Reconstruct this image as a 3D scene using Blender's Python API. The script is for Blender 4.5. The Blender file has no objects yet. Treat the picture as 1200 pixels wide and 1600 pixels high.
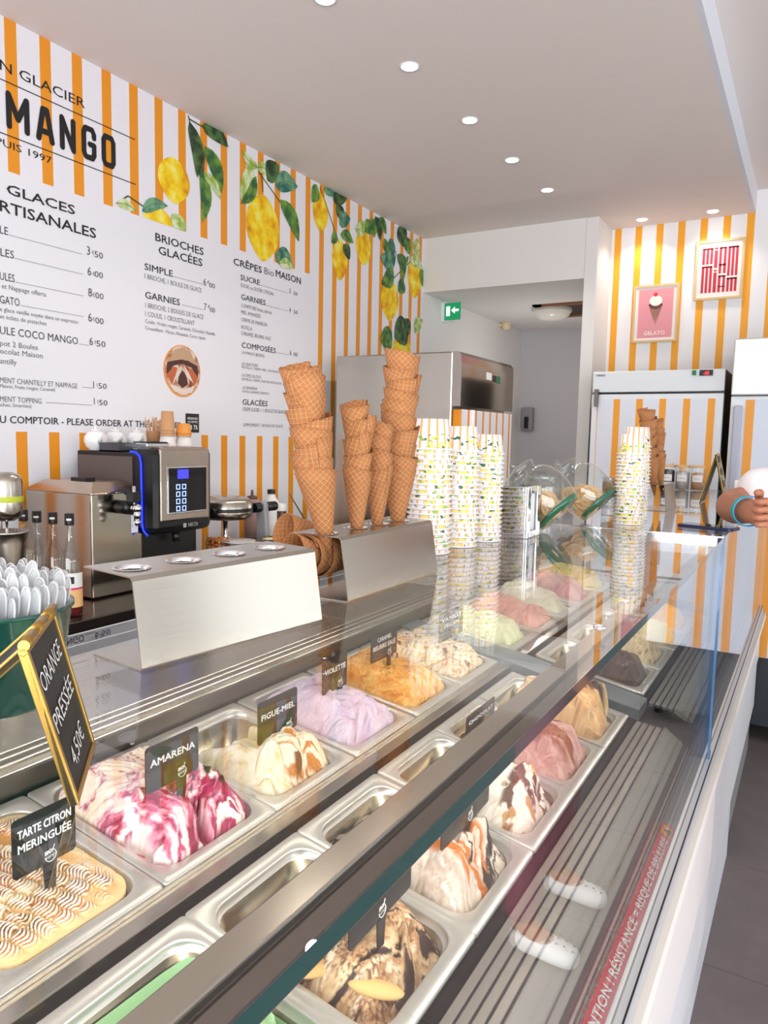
import bpy, bmesh, math, random
import numpy as np
from mathutils import Vector, Matrix
PI = math.pi
H = 1.62                       # camera height above the floor
# ------------------------------------------------------------------ camera
F = 1151.0; CX, CY = 600.0, 800.0
def _ray(px, py): return Vector((px - CX, -(py - CY), -F))
_Y = _ray(1275, 698).normalized()
_Z = -_ray(360, 12200).normalized(); _Z = (_Z - _Z.dot(_Y) * _Y).normalized()
_X = _Y.cross(_Z)
RW = Matrix((_X, _Y, _Z))      # world = RW @ camera
def dr(px, py): return RW @ _ray(px, py)
def onz(px, py, z): v = dr(px, py); return v * ((z - H) / v.z) + Vector((0, 0, H))
def onx(px, py, x): v = dr(px, py); return v * (x / v.x) + Vector((0, 0, H))
def ony(px, py, y): v = dr(px, py); return v * (y / v.y) + Vector((0, 0, H))
sc = bpy.context.scene
col = sc.collection
cd = bpy.data.cameras.new('camera'); cam = bpy.data.objects.new('camera', cd); col.objects.link(cam)
cam.matrix_world = Matrix.Translation((0, 0, H)) @ RW.to_4x4()
cd.sensor_fit = 'VERTICAL'; cd.sensor_height = 24.0; cd.lens = 24.0 * F / 1600.0; cd.clip_start = .02
sc.camera = cam
# ------------------------------------------------------------------ world, light, exposure
w = bpy.data.worlds.new('world'); sc.world = w; w.use_nodes = True
bg = w.node_tree.nodes['Background']; bg.inputs[0].default_value = (.86, .93, 1, 1); bg.inputs[1].default_value = 1.5
sc.view_settings.view_transform = 'Standard'; sc.view_settings.look = 'None'
sc.view_settings.exposure = 0.12; sc.view_settings.gamma = 1.0; sc.view_settings.use_curve_mapping = False
try:
    sc.cycles.max_bounces = 10; sc.cycles.transparent_max_bounces = 24; sc.cycles.glossy_bounces = 5
    sc.cycles.sample_clamp_indirect = 6; sc.cycles.caustics_reflective = False; sc.cycles.caustics_refractive = False
except Exception: pass
def area(name, loc, direc, sx, sy, power, color=(1, 1, 1)):
    l = bpy.data.lights.new(name, 'AREA'); l.shape = 'RECTANGLE'; l.size = sx; l.size_y = sy; l.energy = power; l.color = color
    o = bpy.data.objects.new(name, l); col.objects.link(o); o.location = loc
    o.rotation_euler = Vector(direc).to_track_quat('-Z', 'Y').to_euler(); return o
# daylight entering through the shop front behind the camera and the glazed side on the right
area('daylight_shop_front', (.9, -2.35, 1.45), (-.12, 1, -.02), 4.2, 2.4, 190, (.95, .97, 1))
area('daylight_side_window', (3.15, .75, 1.45), (-1, 0, -.02), 2.7, 2.3, 27, (.93, .96, 1))
area('daylight_far_side_window', (3.15, 3.7, 1.45), (-1, 0, -.02), 1.6, 2.3, 12, (.97, .98, 1))

# ------------------------------------------------------------------ helpers
def S(r, g, b, a=1):
    f = lambda c: (c / 255 / 12.92) if c / 255 <= .04045 else ((c / 255 + .055) / 1.055) ** 2.4
    return (f(r), f(g), f(b), a)
MATS = {}
def mat(name, c=(200, 200, 200), rough=.5, metal=0, spec=.5, trans=0, ior=1.45, emit=None, es=0, alpha=1, coat=0, sss=0):
    if name in MATS: return MATS[name]
    m = bpy.data.materials.new(name); m.use_nodes = True; b = m.node_tree.nodes['Principled BSDF']
    b.inputs['Base Color'].default_value = S(*c); b.inputs['Roughness'].default_value = rough
    b.inputs['Metallic'].default_value = metal; b.inputs['Specular IOR Level'].default_value = spec
    b.inputs['Transmission Weight'].default_value = trans; b.inputs['IOR'].default_value = ior
    b.inputs['Coat Weight'].default_value = coat; b.inputs['Alpha'].default_value = alpha
    if sss: b.inputs['Subsurface Weight'].default_value = sss; b.inputs['Subsurface Radius'].default_value = (.01, .006, .004)
    if emit: b.inputs['Emission Color'].default_value = S(*emit); b.inputs['Emission Strength'].default_value = es
    MATS[name] = m; return m
class NT:
    """small node builder"""
    def __init__(s, m): s.m = m; s.t = m.node_tree; s.n = s.t.nodes; s.b = s.n.get('Principled BSDF')
    def new(s, typ, **k):
        n = s.n.new(typ)
        for a, v in k.items(): setattr(n, a, v)
        return n
    def link(s, a, b): s.t.links.new(a, b)
    def put(s, n, i, v):
        if hasattr(v, 'is_linked') or isinstance(v, bpy.types.NodeSocket): s.link(v, n.inputs[i])
        else: n.inputs[i].default_value = v
    def math(s, op, a, b=0.0, c=None):
        n = s.new('ShaderNodeMath', operation=op); s.put(n, 0, a); s.put(n, 1, b)
        if c is not None: s.put(n, 2, c)
        return n.outputs[0]
    def mix(s, f, a, b):
        n = s.new('ShaderNodeMix', data_type='RGBA'); s.put(n, 0, f); s.put(n, 6, a); s.put(n, 7, b); return n.outputs[2]
    def obj(s): 
        o = s.new('ShaderNodeTexCoord'); x = s.new('ShaderNodeSeparateXYZ'); s.link(o.outputs['Object'], x.inputs[0]); return o.outputs['Object'], x.outputs
    def noise(s, v, scale, detail=3, rough=.5):
        n = s.new('ShaderNodeTexNoise'); s.link(v, n.inputs['Vector']); n.inputs['Scale'].default_value = scale
        n.inputs['Detail'].default_value = detail; n.inputs['Roughness'].default_value = rough; return n.outputs['Fac'], n.outputs['Color']
    def ramp(s, f, stops):
        n = s.new('ShaderNodeValToRGB'); s.link(f, n.inputs[0]); e = n.color_ramp.elements
        while len(e) < len(stops): e.new(.5)
        for k, (p, c) in enumerate(stops): e[k].position = p; e[k].color = c
        return n.outputs[0]
    def bump(s, h, strength=.3, dist=.001):
        n = s.new('ShaderNodeBump'); s.link(h, n.inputs['Height']); n.inputs['Strength'].default_value = strength
        n.inputs['Distance'].default_value = dist; s.link(n.outputs[0], s.b.inputs['Normal'])
    def mapping(s, v, scale):
        n = s.new('ShaderNodeMapping'); s.link(v, n.inputs[0]); n.inputs['Scale'].default_value = scale; return n.outputs[0]

def tag(o, label=None, cat=None, group=None, kind=None):
    if label: o['label'] = label
    if cat: o['category'] = cat
    if group: o['group'] = group
    if kind: o['kind'] = kind
    return o
def origin_of(p):
    v = Vector((0, 0, 0))
    while p is not None: v += p.location; p = p.parent
    return v
def empty(name, loc, label, cat, group=None):
    o = bpy.data.objects.new(name, None); col.objects.link(o); o.location = loc; o.empty_display_size = .02
    return tag(o, label, cat, group)
class MB:
    def __init__(s): s.v = []; s.f = []; s.mi = []; s.uv = None; s.sm = []
    def add(s, vs, fs, mi=0, smooth=False):
        b = len(s.v); s.v += [tuple(v) for v in vs]; s.f += [tuple(i + b for i in f) for f in fs]
        s.mi += [mi] * len(fs); s.sm += [smooth] * len(fs); return s
    def box(s, x0, y0, z0, x1, y1, z1, mi=0, M=None):
        vs = [Vector((x, y, z)) for x in (x0, x1) for y in (y0, y1) for z in (z0, z1)]
        if M is not None: vs = [M @ v for v in vs]
        return s.add(vs, [(0, 1, 3, 2), (4, 6, 7, 5), (0, 4, 5, 1), (2, 3, 7, 6), (0, 2, 6, 4), (1, 5, 7, 3)], mi)
    def prism(s, pts, d, mi=0, smooth=False):     # pts: 3-D polygon, d: extrusion vector
        d = Vector(d); n = len(pts); p = [Vector(q) for q in pts]
        vs = p + [q + d for q in p]
        fs = [tuple(range(n))[::-1], tuple(range(n, 2 * n))] + [(i, (i + 1) % n, n + (i + 1) % n, n + i) for i in range(n)]
        return s.add(vs, fs, mi, smooth)
    def lathe(s, prof, n=24, c=(0, 0, 0), mi=0, smooth=True, M=None, close=False):
        vs = []; fs = []
        for (r, z) in prof:
            for k in range(n):
                a = 2 * PI * k / n; v = Vector((r * math.cos(a), r * math.sin(a), z))
                if M is not None: v = M @ v
                vs.append(v + Vector(c))
        m = len(prof)
        for j in range(m - 1):
            for k in range(n): fs.append((j * n + k, j * n + (k + 1) % n, (j + 1) * n + (k + 1) % n, (j + 1) * n + k))
        s.add(vs, fs, mi, smooth)
        if close:
            b = len(s.v) - len(vs)
            s.f += [tuple(b + k for k in range(n))[::-1], tuple(b + (m - 1) * n + k for k in range(n))]; s.mi += [mi] * 2; s.sm += [False] * 2
        return s
    def tube(s, pts, r, n=8, mi=0, caps=True):
        pts = [Vector(p) for p in pts]; rr = r if isinstance(r, (list, tuple)) else [r] * len(pts)
        vs = []; up = None
        for i, p in enumerate(pts):
            t = (pts[min(i + 1, len(pts) - 1)] - pts[max(i - 1, 0)]).normalized()
            if up is None: up = t.orthogonal().normalized()
            up = (up - up.dot(t) * t).normalized(); sd = t.cross(up)
            for k in range(n):
                a = 2 * PI * k / n; vs.append(p + rr[i] * (math.cos(a) * up + math.sin(a) * sd))
        fs = [(j * n + k, j * n + (k + 1) % n, (j + 1) * n + (k + 1) % n, (j + 1) * n + k) for j in range(len(pts) - 1) for k in range(n)]
        s.add(vs, fs, mi, True)
        if caps:
            b = len(s.v) - len(vs); L = len(pts)
            s.f += [tuple(b + k for k in range(n))[::-1], tuple(b + (L - 1) * n + k for k in range(n))]; s.mi += [mi] * 2; s.sm += [False] * 2
        return s
    def ball(s, c, r, n=12, m=8, mi=0, sc3=(1, 1, 1)):
        prof = [(max(1e-5, math.sin(PI * j / m)) , -math.cos(PI * j / m)) for j in range(m + 1)]
        M = Matrix.Diagonal((r * sc3[0], r * sc3[1], r * sc3[2], 1)); return s.lathe(prof, n, c, mi, True, M)
    def build(s, name, mats, parent=None, bevel=0, local=False):
        me = bpy.data.meshes.new(name)
        off = Vector((0, 0, 0)) if local else origin_of(parent)
        me.from_pydata([tuple(Vector(v) - off) for v in s.v], [], s.f)
        if not isinstance(mats, (list, tuple)): mats = [mats]
        for m in mats: me.materials.append(m)
        me.polygons.foreach_set('material_index', s.mi); me.polygons.foreach_set('use_smooth', s.sm); me.update()
        o = bpy.data.objects.new(name, me); col.objects.link(o)
        if parent is not None: o.parent = parent
        if bevel:
            b = o.modifiers.new('bevel', 'BEVEL'); b.width = bevel; b.segments = 2; b.limit_method = 'ANGLE'; b.angle_limit = .6
        return o
def copy_tree(o, parent=None):
    c = o.copy(); col.objects.link(c)
    if parent is not None: c.parent = parent
    for ch in list(o.children): copy_tree(ch, c)
    return c
def rbox(x0, y0, z0, x1, y1, z1): return MB().box(min(x0, x1), min(y0, y1), min(z0, z1), max(x0, x1), max(y0, y1), max(z0, z1))

# lettering: flat meshes of the built-in font, laid on any plane
_tc = {}
def _raw(s, bold):
    k = (s, bold)
    if k in _tc: return _tc[k]
    c = bpy.data.curves.new('t', 'FONT'); c.body = s; c.size = 1; c.resolution_u = 2; c.offset = bold; c.fill_mode = 'FRONT'
    o = bpy.data.objects.new('t', c); col.objects.link(o)
    dg = bpy.context.evaluated_depsgraph_get(); me = bpy.data.meshes.new_from_object(o.evaluated_get(dg))
    vs = [v.co.copy() for v in me.vertices]; fs = [tuple(p.vertices) for p in me.polygons]
    bpy.data.objects.remove(o); bpy.data.curves.remove(c); bpy.data.meshes.remove(me)
    x0 = min(v.x for v in vs); x1 = max(v.x for v in vs); cap = .729
    _tc[k] = (vs, fs, x0, x1, cap); return _tc[k]
def letters(mb, s, O, U, V, width, cap, bold=0, visible=None, anchor='l', mi=0):
    """text s so that its (visible tail) part spans `width` along U starting at O; cap height along V"""
    stamp = bold > 0; vs, fs, x0, x1, ch = _raw(s, 0); bb = bold; bold = 0
    if len(s) == 1 and s.isdigit() and not stamp: width = min(width, (x1 - x0) * cap / ch * .85)
    if visible:
        _, _, a, b, _ = _raw(visible, bold); kx = width / (b - a); ox = x1 * kx - width
    else: kx = width / (x1 - x0); ox = x0 * kx
    ky = cap / ch
    d = bb * cap * 1.6 if stamp else 0; N = Vector(U).cross(Vector(V)) * .00005
    for i, (a, b) in enumerate(((0, 0), (-d, 0), (d, 0), (0, d), (0, -d), (-d * .7, d * .7), (d * .7, d * .7), (d * .7, -d * .7), (-d * .7, -d * .7)) if stamp else ((0, 0),)):
        mb.add([Vector(O) + N * i + Vector(U) * (v.x * kx - ox + a) + Vector(V) * (v.y * ky + b) for v in vs], fs, mi)

# ------------------------------------------------------------------ materials
def brushed(name, c, rough=.28, scale=(2, 300, 2), amt=.12, metal=1):
    if name in MATS: return MATS[name]
    m = mat(name, c, rough, metal); n = NT(m); v, _ = n.obj(); f, _ = n.noise(n.mapping(v, scale), 3, 0)
    r = n.math('MULTIPLY_ADD', f, amt * .7, rough - amt * .35); n.link(r, n.b.inputs['Roughness'])
    k = n.mix(f, [q * .97 for q in S(*c)[:3]] + [1], [min(1, q * 1.02) for q in S(*c)[:3]] + [1]); n.link(k, n.b.inputs['Base Color']); return m
STEEL = brushed('brushed steel', (186, 180, 170), .22, (3, 3, 160), .06)
STEEL_Y = brushed('brushed steel along the counter', (200, 194, 184), .24, (90, 2, 90), .06)
PANSTEEL = brushed('pan steel', (212, 209, 202), .32, (60, 60, 60), .05, .65)
CHROME = mat('chrome', (225, 226, 228), .06, 1)
DARKSTEEL = brushed('dark steel', (120, 114, 108), .3, (200, 2, 200))
BLACK = mat('black plastic', (18, 18, 19), .35)
BLACKM = mat('matte black', (12, 12, 12), .7)
WHITE = mat('white lacquer', (236, 238, 240), .35)
WPLAST = mat('white plastic', (238, 238, 236), .4)
GOLD = mat('gold frame', (186, 150, 78), .32, 1)
INK = mat('black ink', (30, 28, 30), .6)
INKG = mat('grey ink', (118, 114, 116), .6)
INKW = mat('white print', (240, 240, 238), .6)
PORC = mat('white porcelain', (240, 240, 240), .12, coat=.5)
def pane(name, tint=(1, 1, 1, 1), k=1.0, f0=.045):
    if name in MATS: return MATS[name]
    m = bpy.data.materials.new(name); m.use_nodes = True; n = NT(m); n.n.remove(n.b)
    lw = n.new('ShaderNodeLayerWeight'); lw.inputs[0].default_value = .5
    p = n.math('POWER', lw.outputs['Facing'], 5.0); fr = n.math('MULTIPLY_ADD', p, (1 - f0) * k, f0)
    tr = n.new('ShaderNodeBsdfTransparent'); tr.inputs[0].default_value = tint
    gl = n.new('ShaderNodeBsdfGlossy'); gl.inputs['Roughness'].default_value = .0; gl.inputs['Color'].default_value = (1, 1, 1, 1)
    mx = n.new('ShaderNodeMixShader'); n.link(fr, mx.inputs[0]); n.link(tr.outputs[0], mx.inputs[1]); n.link(gl.outputs[0], mx.inputs[2])
    n.link(mx.outputs[0], n.n['Material Output'].inputs[0]); MATS[name] = m; return m
PANE = pane('clear glass', (.97, .985, .98, 1))
JARG = pane('jar glass', (.93, .96, .95, 1), 1, .07)
EDGE = mat('green glass edge', (8, 62, 60), .12, coat=1)
EDGEB = mat('blue glass edge', (52, 96, 140), .15, coat=1)
GREENG = mat('thick green glass', (20, 110, 80), .08, coat=1, alpha=.8)

def stripes_mat(name, axis, start, pitch, wfrac, c1=(236, 150, 34), c0=(236, 234, 240), panel=None):
    m = mat(name, c0, .45); n = NT(m); v, x = n.obj(); a = x[axis]
    ph = n.math('FRACT', n.math('DIVIDE', n.math('SUBTRACT', a, start), pitch)); k = n.math('LESS_THAN', ph, wfrac)
    if panel:                      # blank menu panel: between z0 and z1, up to y1
        z0, z1, y1 = panel
        ins = n.math('MULTIPLY', n.math('MULTIPLY', n.math('GREATER_THAN', x[2], z0), n.math('LESS_THAN', x[2], z1)), n.math('LESS_THAN', x[1], y1))
        k = n.math('MULTIPLY', k, n.math('SUBTRACT', 1.0, ins))
    c = n.mix(k, S(*c0), S(*c1)); n.link(c, n.b.inputs['Base Color']); return m
# ------------------------------------------------------------------ the room
XW = -2.49; CZ = H + 1.40; CZ2 = H + 1.53
PAINT = mat('white paint', (232, 229, 227), .7); CEIL = mat('ceiling paint', (238, 228, 223), .8)
WALLP = stripes_mat('striped wallpaper with blank menu panel', 1, 1.634, .1329, .335, panel=(H - .006, H + .894, 3.44))
def struct(name, mb, m, parent=None, bevel=0):
    o = mb.build(name, m, parent, bevel); o['kind'] = 'structure'; return o
wall_left = struct('wall_left', rbox(XW - .1, -2.4, 0, XW, 4.76, CZ), WALLP)
struct('wall_corridor', rbox(XW - .1, 4.76, 0, XW, 6.9, H + 1.03), PAINT)
struct('wall_corridor_end', rbox(XW, 6.8, 0, -1.27, 6.9, H + 1.03), mat('grey corridor paint', (205, 202, 206), .7))
struct('trim_1', rbox(XW, 4.76, H + 1.03, -1.342, 5.1, CZ), PAINT)                 # header above the corridor
struct('ceiling_corridor', rbox(XW, 5.1, H + 1.03, -1.27, 6.9, H + 1.1), PAINT)
struct('trim_2', rbox(-1.342, 4.76, 0, -1.262, 6.8, CZ), PAINT, bevel=.004)       # pillar between corridor and recess
struct('wall_back', rbox(-1.262, 5.1, 0, .45, 5.2, CZ2), stripes_mat('striped wallpaper of the recess', 0, -1.243, .1313, .325, c1=(246, 168, 40), c0=(240, 238, 240)))
struct('wall_back_right', rbox(1.0, 5.1, 0, 3.2, 5.2, CZ2), mat('pale green grey wall', (206, 212, 204), .7))
struct('wall_back_dark', rbox(.45, 5.1, 0, 1.0, 5.2, CZ2), mat('grey wall', (110, 108, 110), .7))  # unseen flat wall strip, toned dark to weaken front glass reflections
struct('ceiling', rbox(XW - .1, -2.5, CZ, -.432, 5.2, CZ + .04), CEIL)
struct('ceiling_upper', rbox(-.41, -2.5, CZ2, 3.2, 5.2, CZ2 + .04), CEIL)
struct('trim_3', rbox(-.432, -2.5, CZ, -.41, 5.1, CZ2 - .0005), mat('fascia paint', (226, 229, 238), .6))
wr = MB(); wr.box(3.2, -2.5, 0, 3.3, 5.2, .3); wr.box(3.2, -2.5, 2.6, 3.3, 5.2, CZ2); wr.box(3.2, 4.5, .3, 3.3, 5.2, 2.6); wr.box(3.2, 2.1, .3, 3.3, 2.9, 2.6); wr.box(3.2, -2.5, .3, 3.3, -.6, 2.6)
struct('wall_right', wr, PAINT)
wf = MB(); wf.box(XW - .1, -2.5, 0, -1.2, -2.4, CZ); wf.box(-1.2, -2.5, 2.65, 3.2, -2.4, CZ2); wf.box(-1.2, -2.5, 0, 3.2, -2.4, .12)
struct('wall_front', wf, PAINT)
# floor: dark square tiles with open joints
fl = struct('floor', rbox(XW - .1, -2.5, -.05, 3.3, 6.9, -.006), mat('dark grout', (52, 46, 46), .9))
TILE = mat('grey brown tile', (112, 102, 102), .42); n = NT(TILE); v, _ = n.obj()
oi = n.new('ShaderNodeObjectInfo'); f, _ = n.noise(v, 6, 6, .6)
n.link(n.mix(f, S(98, 89, 90), S(128, 117, 116)), n.b.inputs['Base Color']); n.bump(f, .1, .002)
tm = None; TP = .667
for i in range(-4, 5):
    for j in range(-3, 8):
        x, y = .25 + i * TP, 1.05 + j * TP
        if x < XW - .5 or y > 6.8 or y < -2.4: continue
        if tm is None:
            q = MB().box(.0015, .0015, -.008, TP - .0015, TP - .0015, 0).build('tile', TILE, fl, local=True); tm = q.data
        else:
            q = bpy.data.objects.new('tile', tm); col.objects.link(q); q.parent = fl
        q.location = (x, y, 0)
# --- shop-front frame behind the camera
tf = MB()
for x in (-1.2, .25, 1.7, 3.15): tf.box(x, -2.48, .12, x + .05, -2.42, 2.65)
struct('window_1', tf, mat('window frame grey', (90, 92, 96), .4))
tf = MB()
for y in (-.6, .7, 2.05, 2.9, 4.45): tf.box(3.22, y, .3, 3.28, y + .05, 2.6)
struct('window_2', tf, MATS['window frame grey'])

# ------------------------------------------------------------------ downlights
LENS = mat('lamp lens', (255, 250, 240), .4, emit=(255, 244, 225), es=14)
def downlight(px, py, label, power=7, z=CZ, spot=2.2):
    p = onz(px, py, z); r = empty('downlight', (p.x, p.y, z), label, 'ceiling light', 'recessed ceiling spotlights')
    m = MB(); m.lathe([(.030, -.001), (.037, -.004), (.039, -.001), (.039, 0)], 24, p, 0); m.build('trim_ring', WHITE, r)
    m = MB(); m.lathe([(.0001, -.0022), (.031, -.0022), (.031, -.0005)], 24, p, 0); m.build('lens', LENS, r)
    l = bpy.data.lights.new('downlight_lamp', 'SPOT'); l.energy = power; l.spot_size = spot; l.spot_blend = .7; l.color = (1, .93, .82); l.shadow_soft_size = .03
    o = bpy.data.objects.new('downlight_lamp', l); col.objects.link(o); o.location = (0, 0, -.012); o.parent = r
for px, py, s in [(508, -2, 'round ceiling spotlight cut off by the top edge of the picture'), (640, 104, 'nearest whole round spotlight of the four in a row on the ceiling'),
               (734, 188, 'second round spotlight of the ceiling row, beyond the nearest whole one'), (800, 250, 'third round spotlight of the ceiling row'),
               (855, 297, 'farthest round spotlight of the ceiling row, before the header wall')]: downlight(px, py, s, 14)
downlight(1003, 343, 'left round spotlight washing the striped wall above the ice cream cone poster', 9)
downlight(1114, 330, 'right round spotlight washing the striped wall above the red lettered poster', 9)

# ------------------------------------------------------------------ print on the menu wall
WX = XW + .0015
def wl(mb, s, x0, y0, x1, y1, cap, bold=0, vis=None, mi=0):
    a = onx(x0, y0, WX); b = onx(x1, y1, WX); z = (a.z + b.z) / 2
    c = onx(x0, y0 - cap, WX).z - a.z
    letters(mb, s, (WX, a.y, z), (0, 1, 0), (0, 0, 1), b.y - a.y, c, bold, vis, mi=mi)
def wline(mb, x0, y0, x1, y1, t, mi=0):
    a = onx(x0, y0, WX); b = onx(x1, y1, WX); z = (a.z + b.z) / 2
    mb.add([(WX, a.y, z - t), (WX, b.y, z - t), (WX, b.y, z + t), (WX, a.y, z + t)], [(0, 1, 2, 3)], mi)
m = MB()
wl(m, 'ARTISAN GLACIER', 0, 107, 133, 171, 17, 0, 'N GLACIER')
wl(m, 'DEPUIS 1997', 5, 229, 81, 256, 12, 0, 'UIS 1997')
wline(m, -60, 96, 211, 218, .0018); wline(m, -60, 185, 212, 287, .0018)
m.build('lettering', INK, wall_left)
OCT = [(.5, 1), (.82, 1), (1, .86), (1, .14), (.82, 0), (.18, 0), (0, .14), (0, .86), (.18, 1), (.5, 1)]
GL = {'M': [[(0, 0), (0, 1), (.5, .30), (1, 1), (1, 0)]], 'A': [[(0, 0), (.36, 1), (.64, 1), (1, 0)], [(.18, .27), (.82, .27)]], 'N': [[(0, 0), (0, 1), (1, 0), (1, 1)]],
      'G': [[(1, .74), (1, .86), (.82, 1), (.18, 1), (0, .86), (0, .14), (.18, 0), (.82, 0), (1, .14), (1, .47), (.58, .47)]], 'O': [OCT], 'C': [[(1, .72), (1, .86), (.82, 1), (.18, 1), (0, .86), (0, .14), (.18, 0), (.82, 0), (1, .14), (1, .28)]]}
def wordmark(mb, ch, y0, y1, z0, z1, t):
    k = 0
    for st in GL[ch]:
        P = [Vector((WX + .0003, y0 + t + (y1 - y0 - 2 * t) * u, z0 + t + (z1 - z0 - 2 * t) * v)) for u, v in st]
        for a, b in zip(P, P[1:]):
            d = (b - a).normalized(); n_ = Vector((0, -d.z, d.y)) * t; e = Vector((k * .00004, 0, 0)); mb.add([a - n_ + e, b - n_ + e, b + n_ + e, a + n_ + e], [(0, 1, 2, 3)]); k += 1
        for a in P: mb.add([a + Vector((k * .00004, t * math.cos(q * PI / 6), t * math.sin(q * PI / 6))) for q in range(12)], [tuple(range(12))]); k += 1
m = MB(); zb_, zt2 = onx(14, 201, WX).z, onx(14, 142, WX).z
for ch, xa, xb in (('M', 10, 46.5), ('A', 56, 85), ('N', 93, 118), ('G', 127, 150), ('O', 158, 180)): wordmark(m, ch, onx(xa, 200, WX).y, onx(xb, 200, WX).y, zb_, zt2, .0105)
for k_, ch in enumerate('OCOC'): wordmark(m, ch, onx(10, 200, WX).y - .30 - k_ * .2, onx(10, 200, WX).y - .14 - k_ * .2, zb_, zt2, .0105)
m.build('lettering', INK, wall_left)
m = MB()
wl(m, 'GLACES', 11, 304, 117, 334, 16, .012); wl(m, 'ARTISANALES', 0, 330, 150, 372, 18, .012, 'RTISANALES')
wl(m, 'BRIOCHES', 243, 377, 318, 398, 13, .008); wl(m, 'GLACÉES', 248, 398, 316, 415, 13, .008)
wl(m, 'CRÊPES', 365, 414, 409, 426, 11, .01); wl(m, 'MAISON', 431, 432, 470, 444, 11, .01)
wl(m, 'SIMPLE', 226, 423, 270, 431, 11, .004); wl(m, 'GARNIES', 227, 467, 281, 476, 11, .004)
wl(m, 'SUCRE', 376, 438, 406, 445, 9, .004); wl(m, 'GARNIES', 377, 469, 415, 476, 9, .004)
wl(m, 'COMPOSÉES', 378, 545, 431, 550, 9, .004); wl(m, 'GLACÉES', 379, 633, 418, 634, 9, .004)
wl(m, 'COMMANDEZ AU COMPTOIR - PLEASE ORDER AT THE COUNTER', 0, 662, 284, 668, 12, .006, 'U COMPTOIR - PLEASE ORDER AT THE COUNTER')
m.build('lettering', mat('soft black ink', (42, 40, 44), .6), wall_left)
m = MB()
for s, v, x0, y0, x1, y1, c in [('1 BOULE', 'LE', 0, 364, 13, 368, 13), ('2 BOULES', 'LES', 1, 400, 22, 404, 13), ('3 BOULES', 'ULES', 0, 437, 23, 441, 13),
        ('AFFOGATO', 'GATO', 0, 474, 31, 478, 13), ('FORMULE COCO MANGO', 'ULE COCO MANGO', 0, 523, 122, 537, 13),
        ('3', None, 136, 398, 143, 399, 14), ('50', None, 148, 402, 161, 404, 10), ('6', None, 137, 430, 144, 431, 14), ('00', None, 148, 433, 161, 435, 10),
        ('8', None, 138, 463, 145, 464, 14), ('00', None, 149, 466, 162, 468, 10), ('6', None, 138, 502, 145, 503, 14), ('00', None, 149, 505, 162, 507, 10),
        ('6', None, 140, 539, 147, 540, 13), ('50', None, 151, 541, 165, 543, 10), ('1', None, 146, 606, 150, 606, 11), ('50', None, 154, 607, 167, 608, 9),
        ('1', None, 147, 632, 151, 632, 11), ('50', None, 155, 633, 168, 634, 9), ('6', None, 318, 446, 324, 447, 12), ('00', None, 327, 449, 336, 451, 8),
        ('7', None, 319, 484, 325, 485, 11), ('00', None, 328, 487, 336, 489, 8), ('3', None, 452, 458, 456, 459, 8), ('50', None, 459, 461, 465, 462, 6),
        ('4', None, 452, 488, 456, 489, 8), ('50', None, 459, 490, 465, 491, 6), ('6', None, 453, 555, 457, 555, 8), ('00', None, 459, 556, 465, 557, 6),
        ('€', None, 144, 397, 147, 398, 6), ('€', None, 145, 430, 148, 431, 6), ('€', None, 145, 463, 148, 464, 6), ('€', None, 145, 501, 148, 502, 6), ('€', None, 148, 537, 151, 538, 6),
        ('€', None, 151, 604, 153, 604, 5), ('€', None, 152, 630, 154, 630, 5), ('€', None, 324, 443, 327, 444, 5), ('€', None, 325, 481, 328, 482, 5)]:
    wl(m, s, x0, y0, x1, y1, c, -.006 if len(s) > 2 else 0, v)
m.build('lettering', mat('thin dark ink', (74, 70, 74), .6), wall_left)
m = MB()
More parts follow.
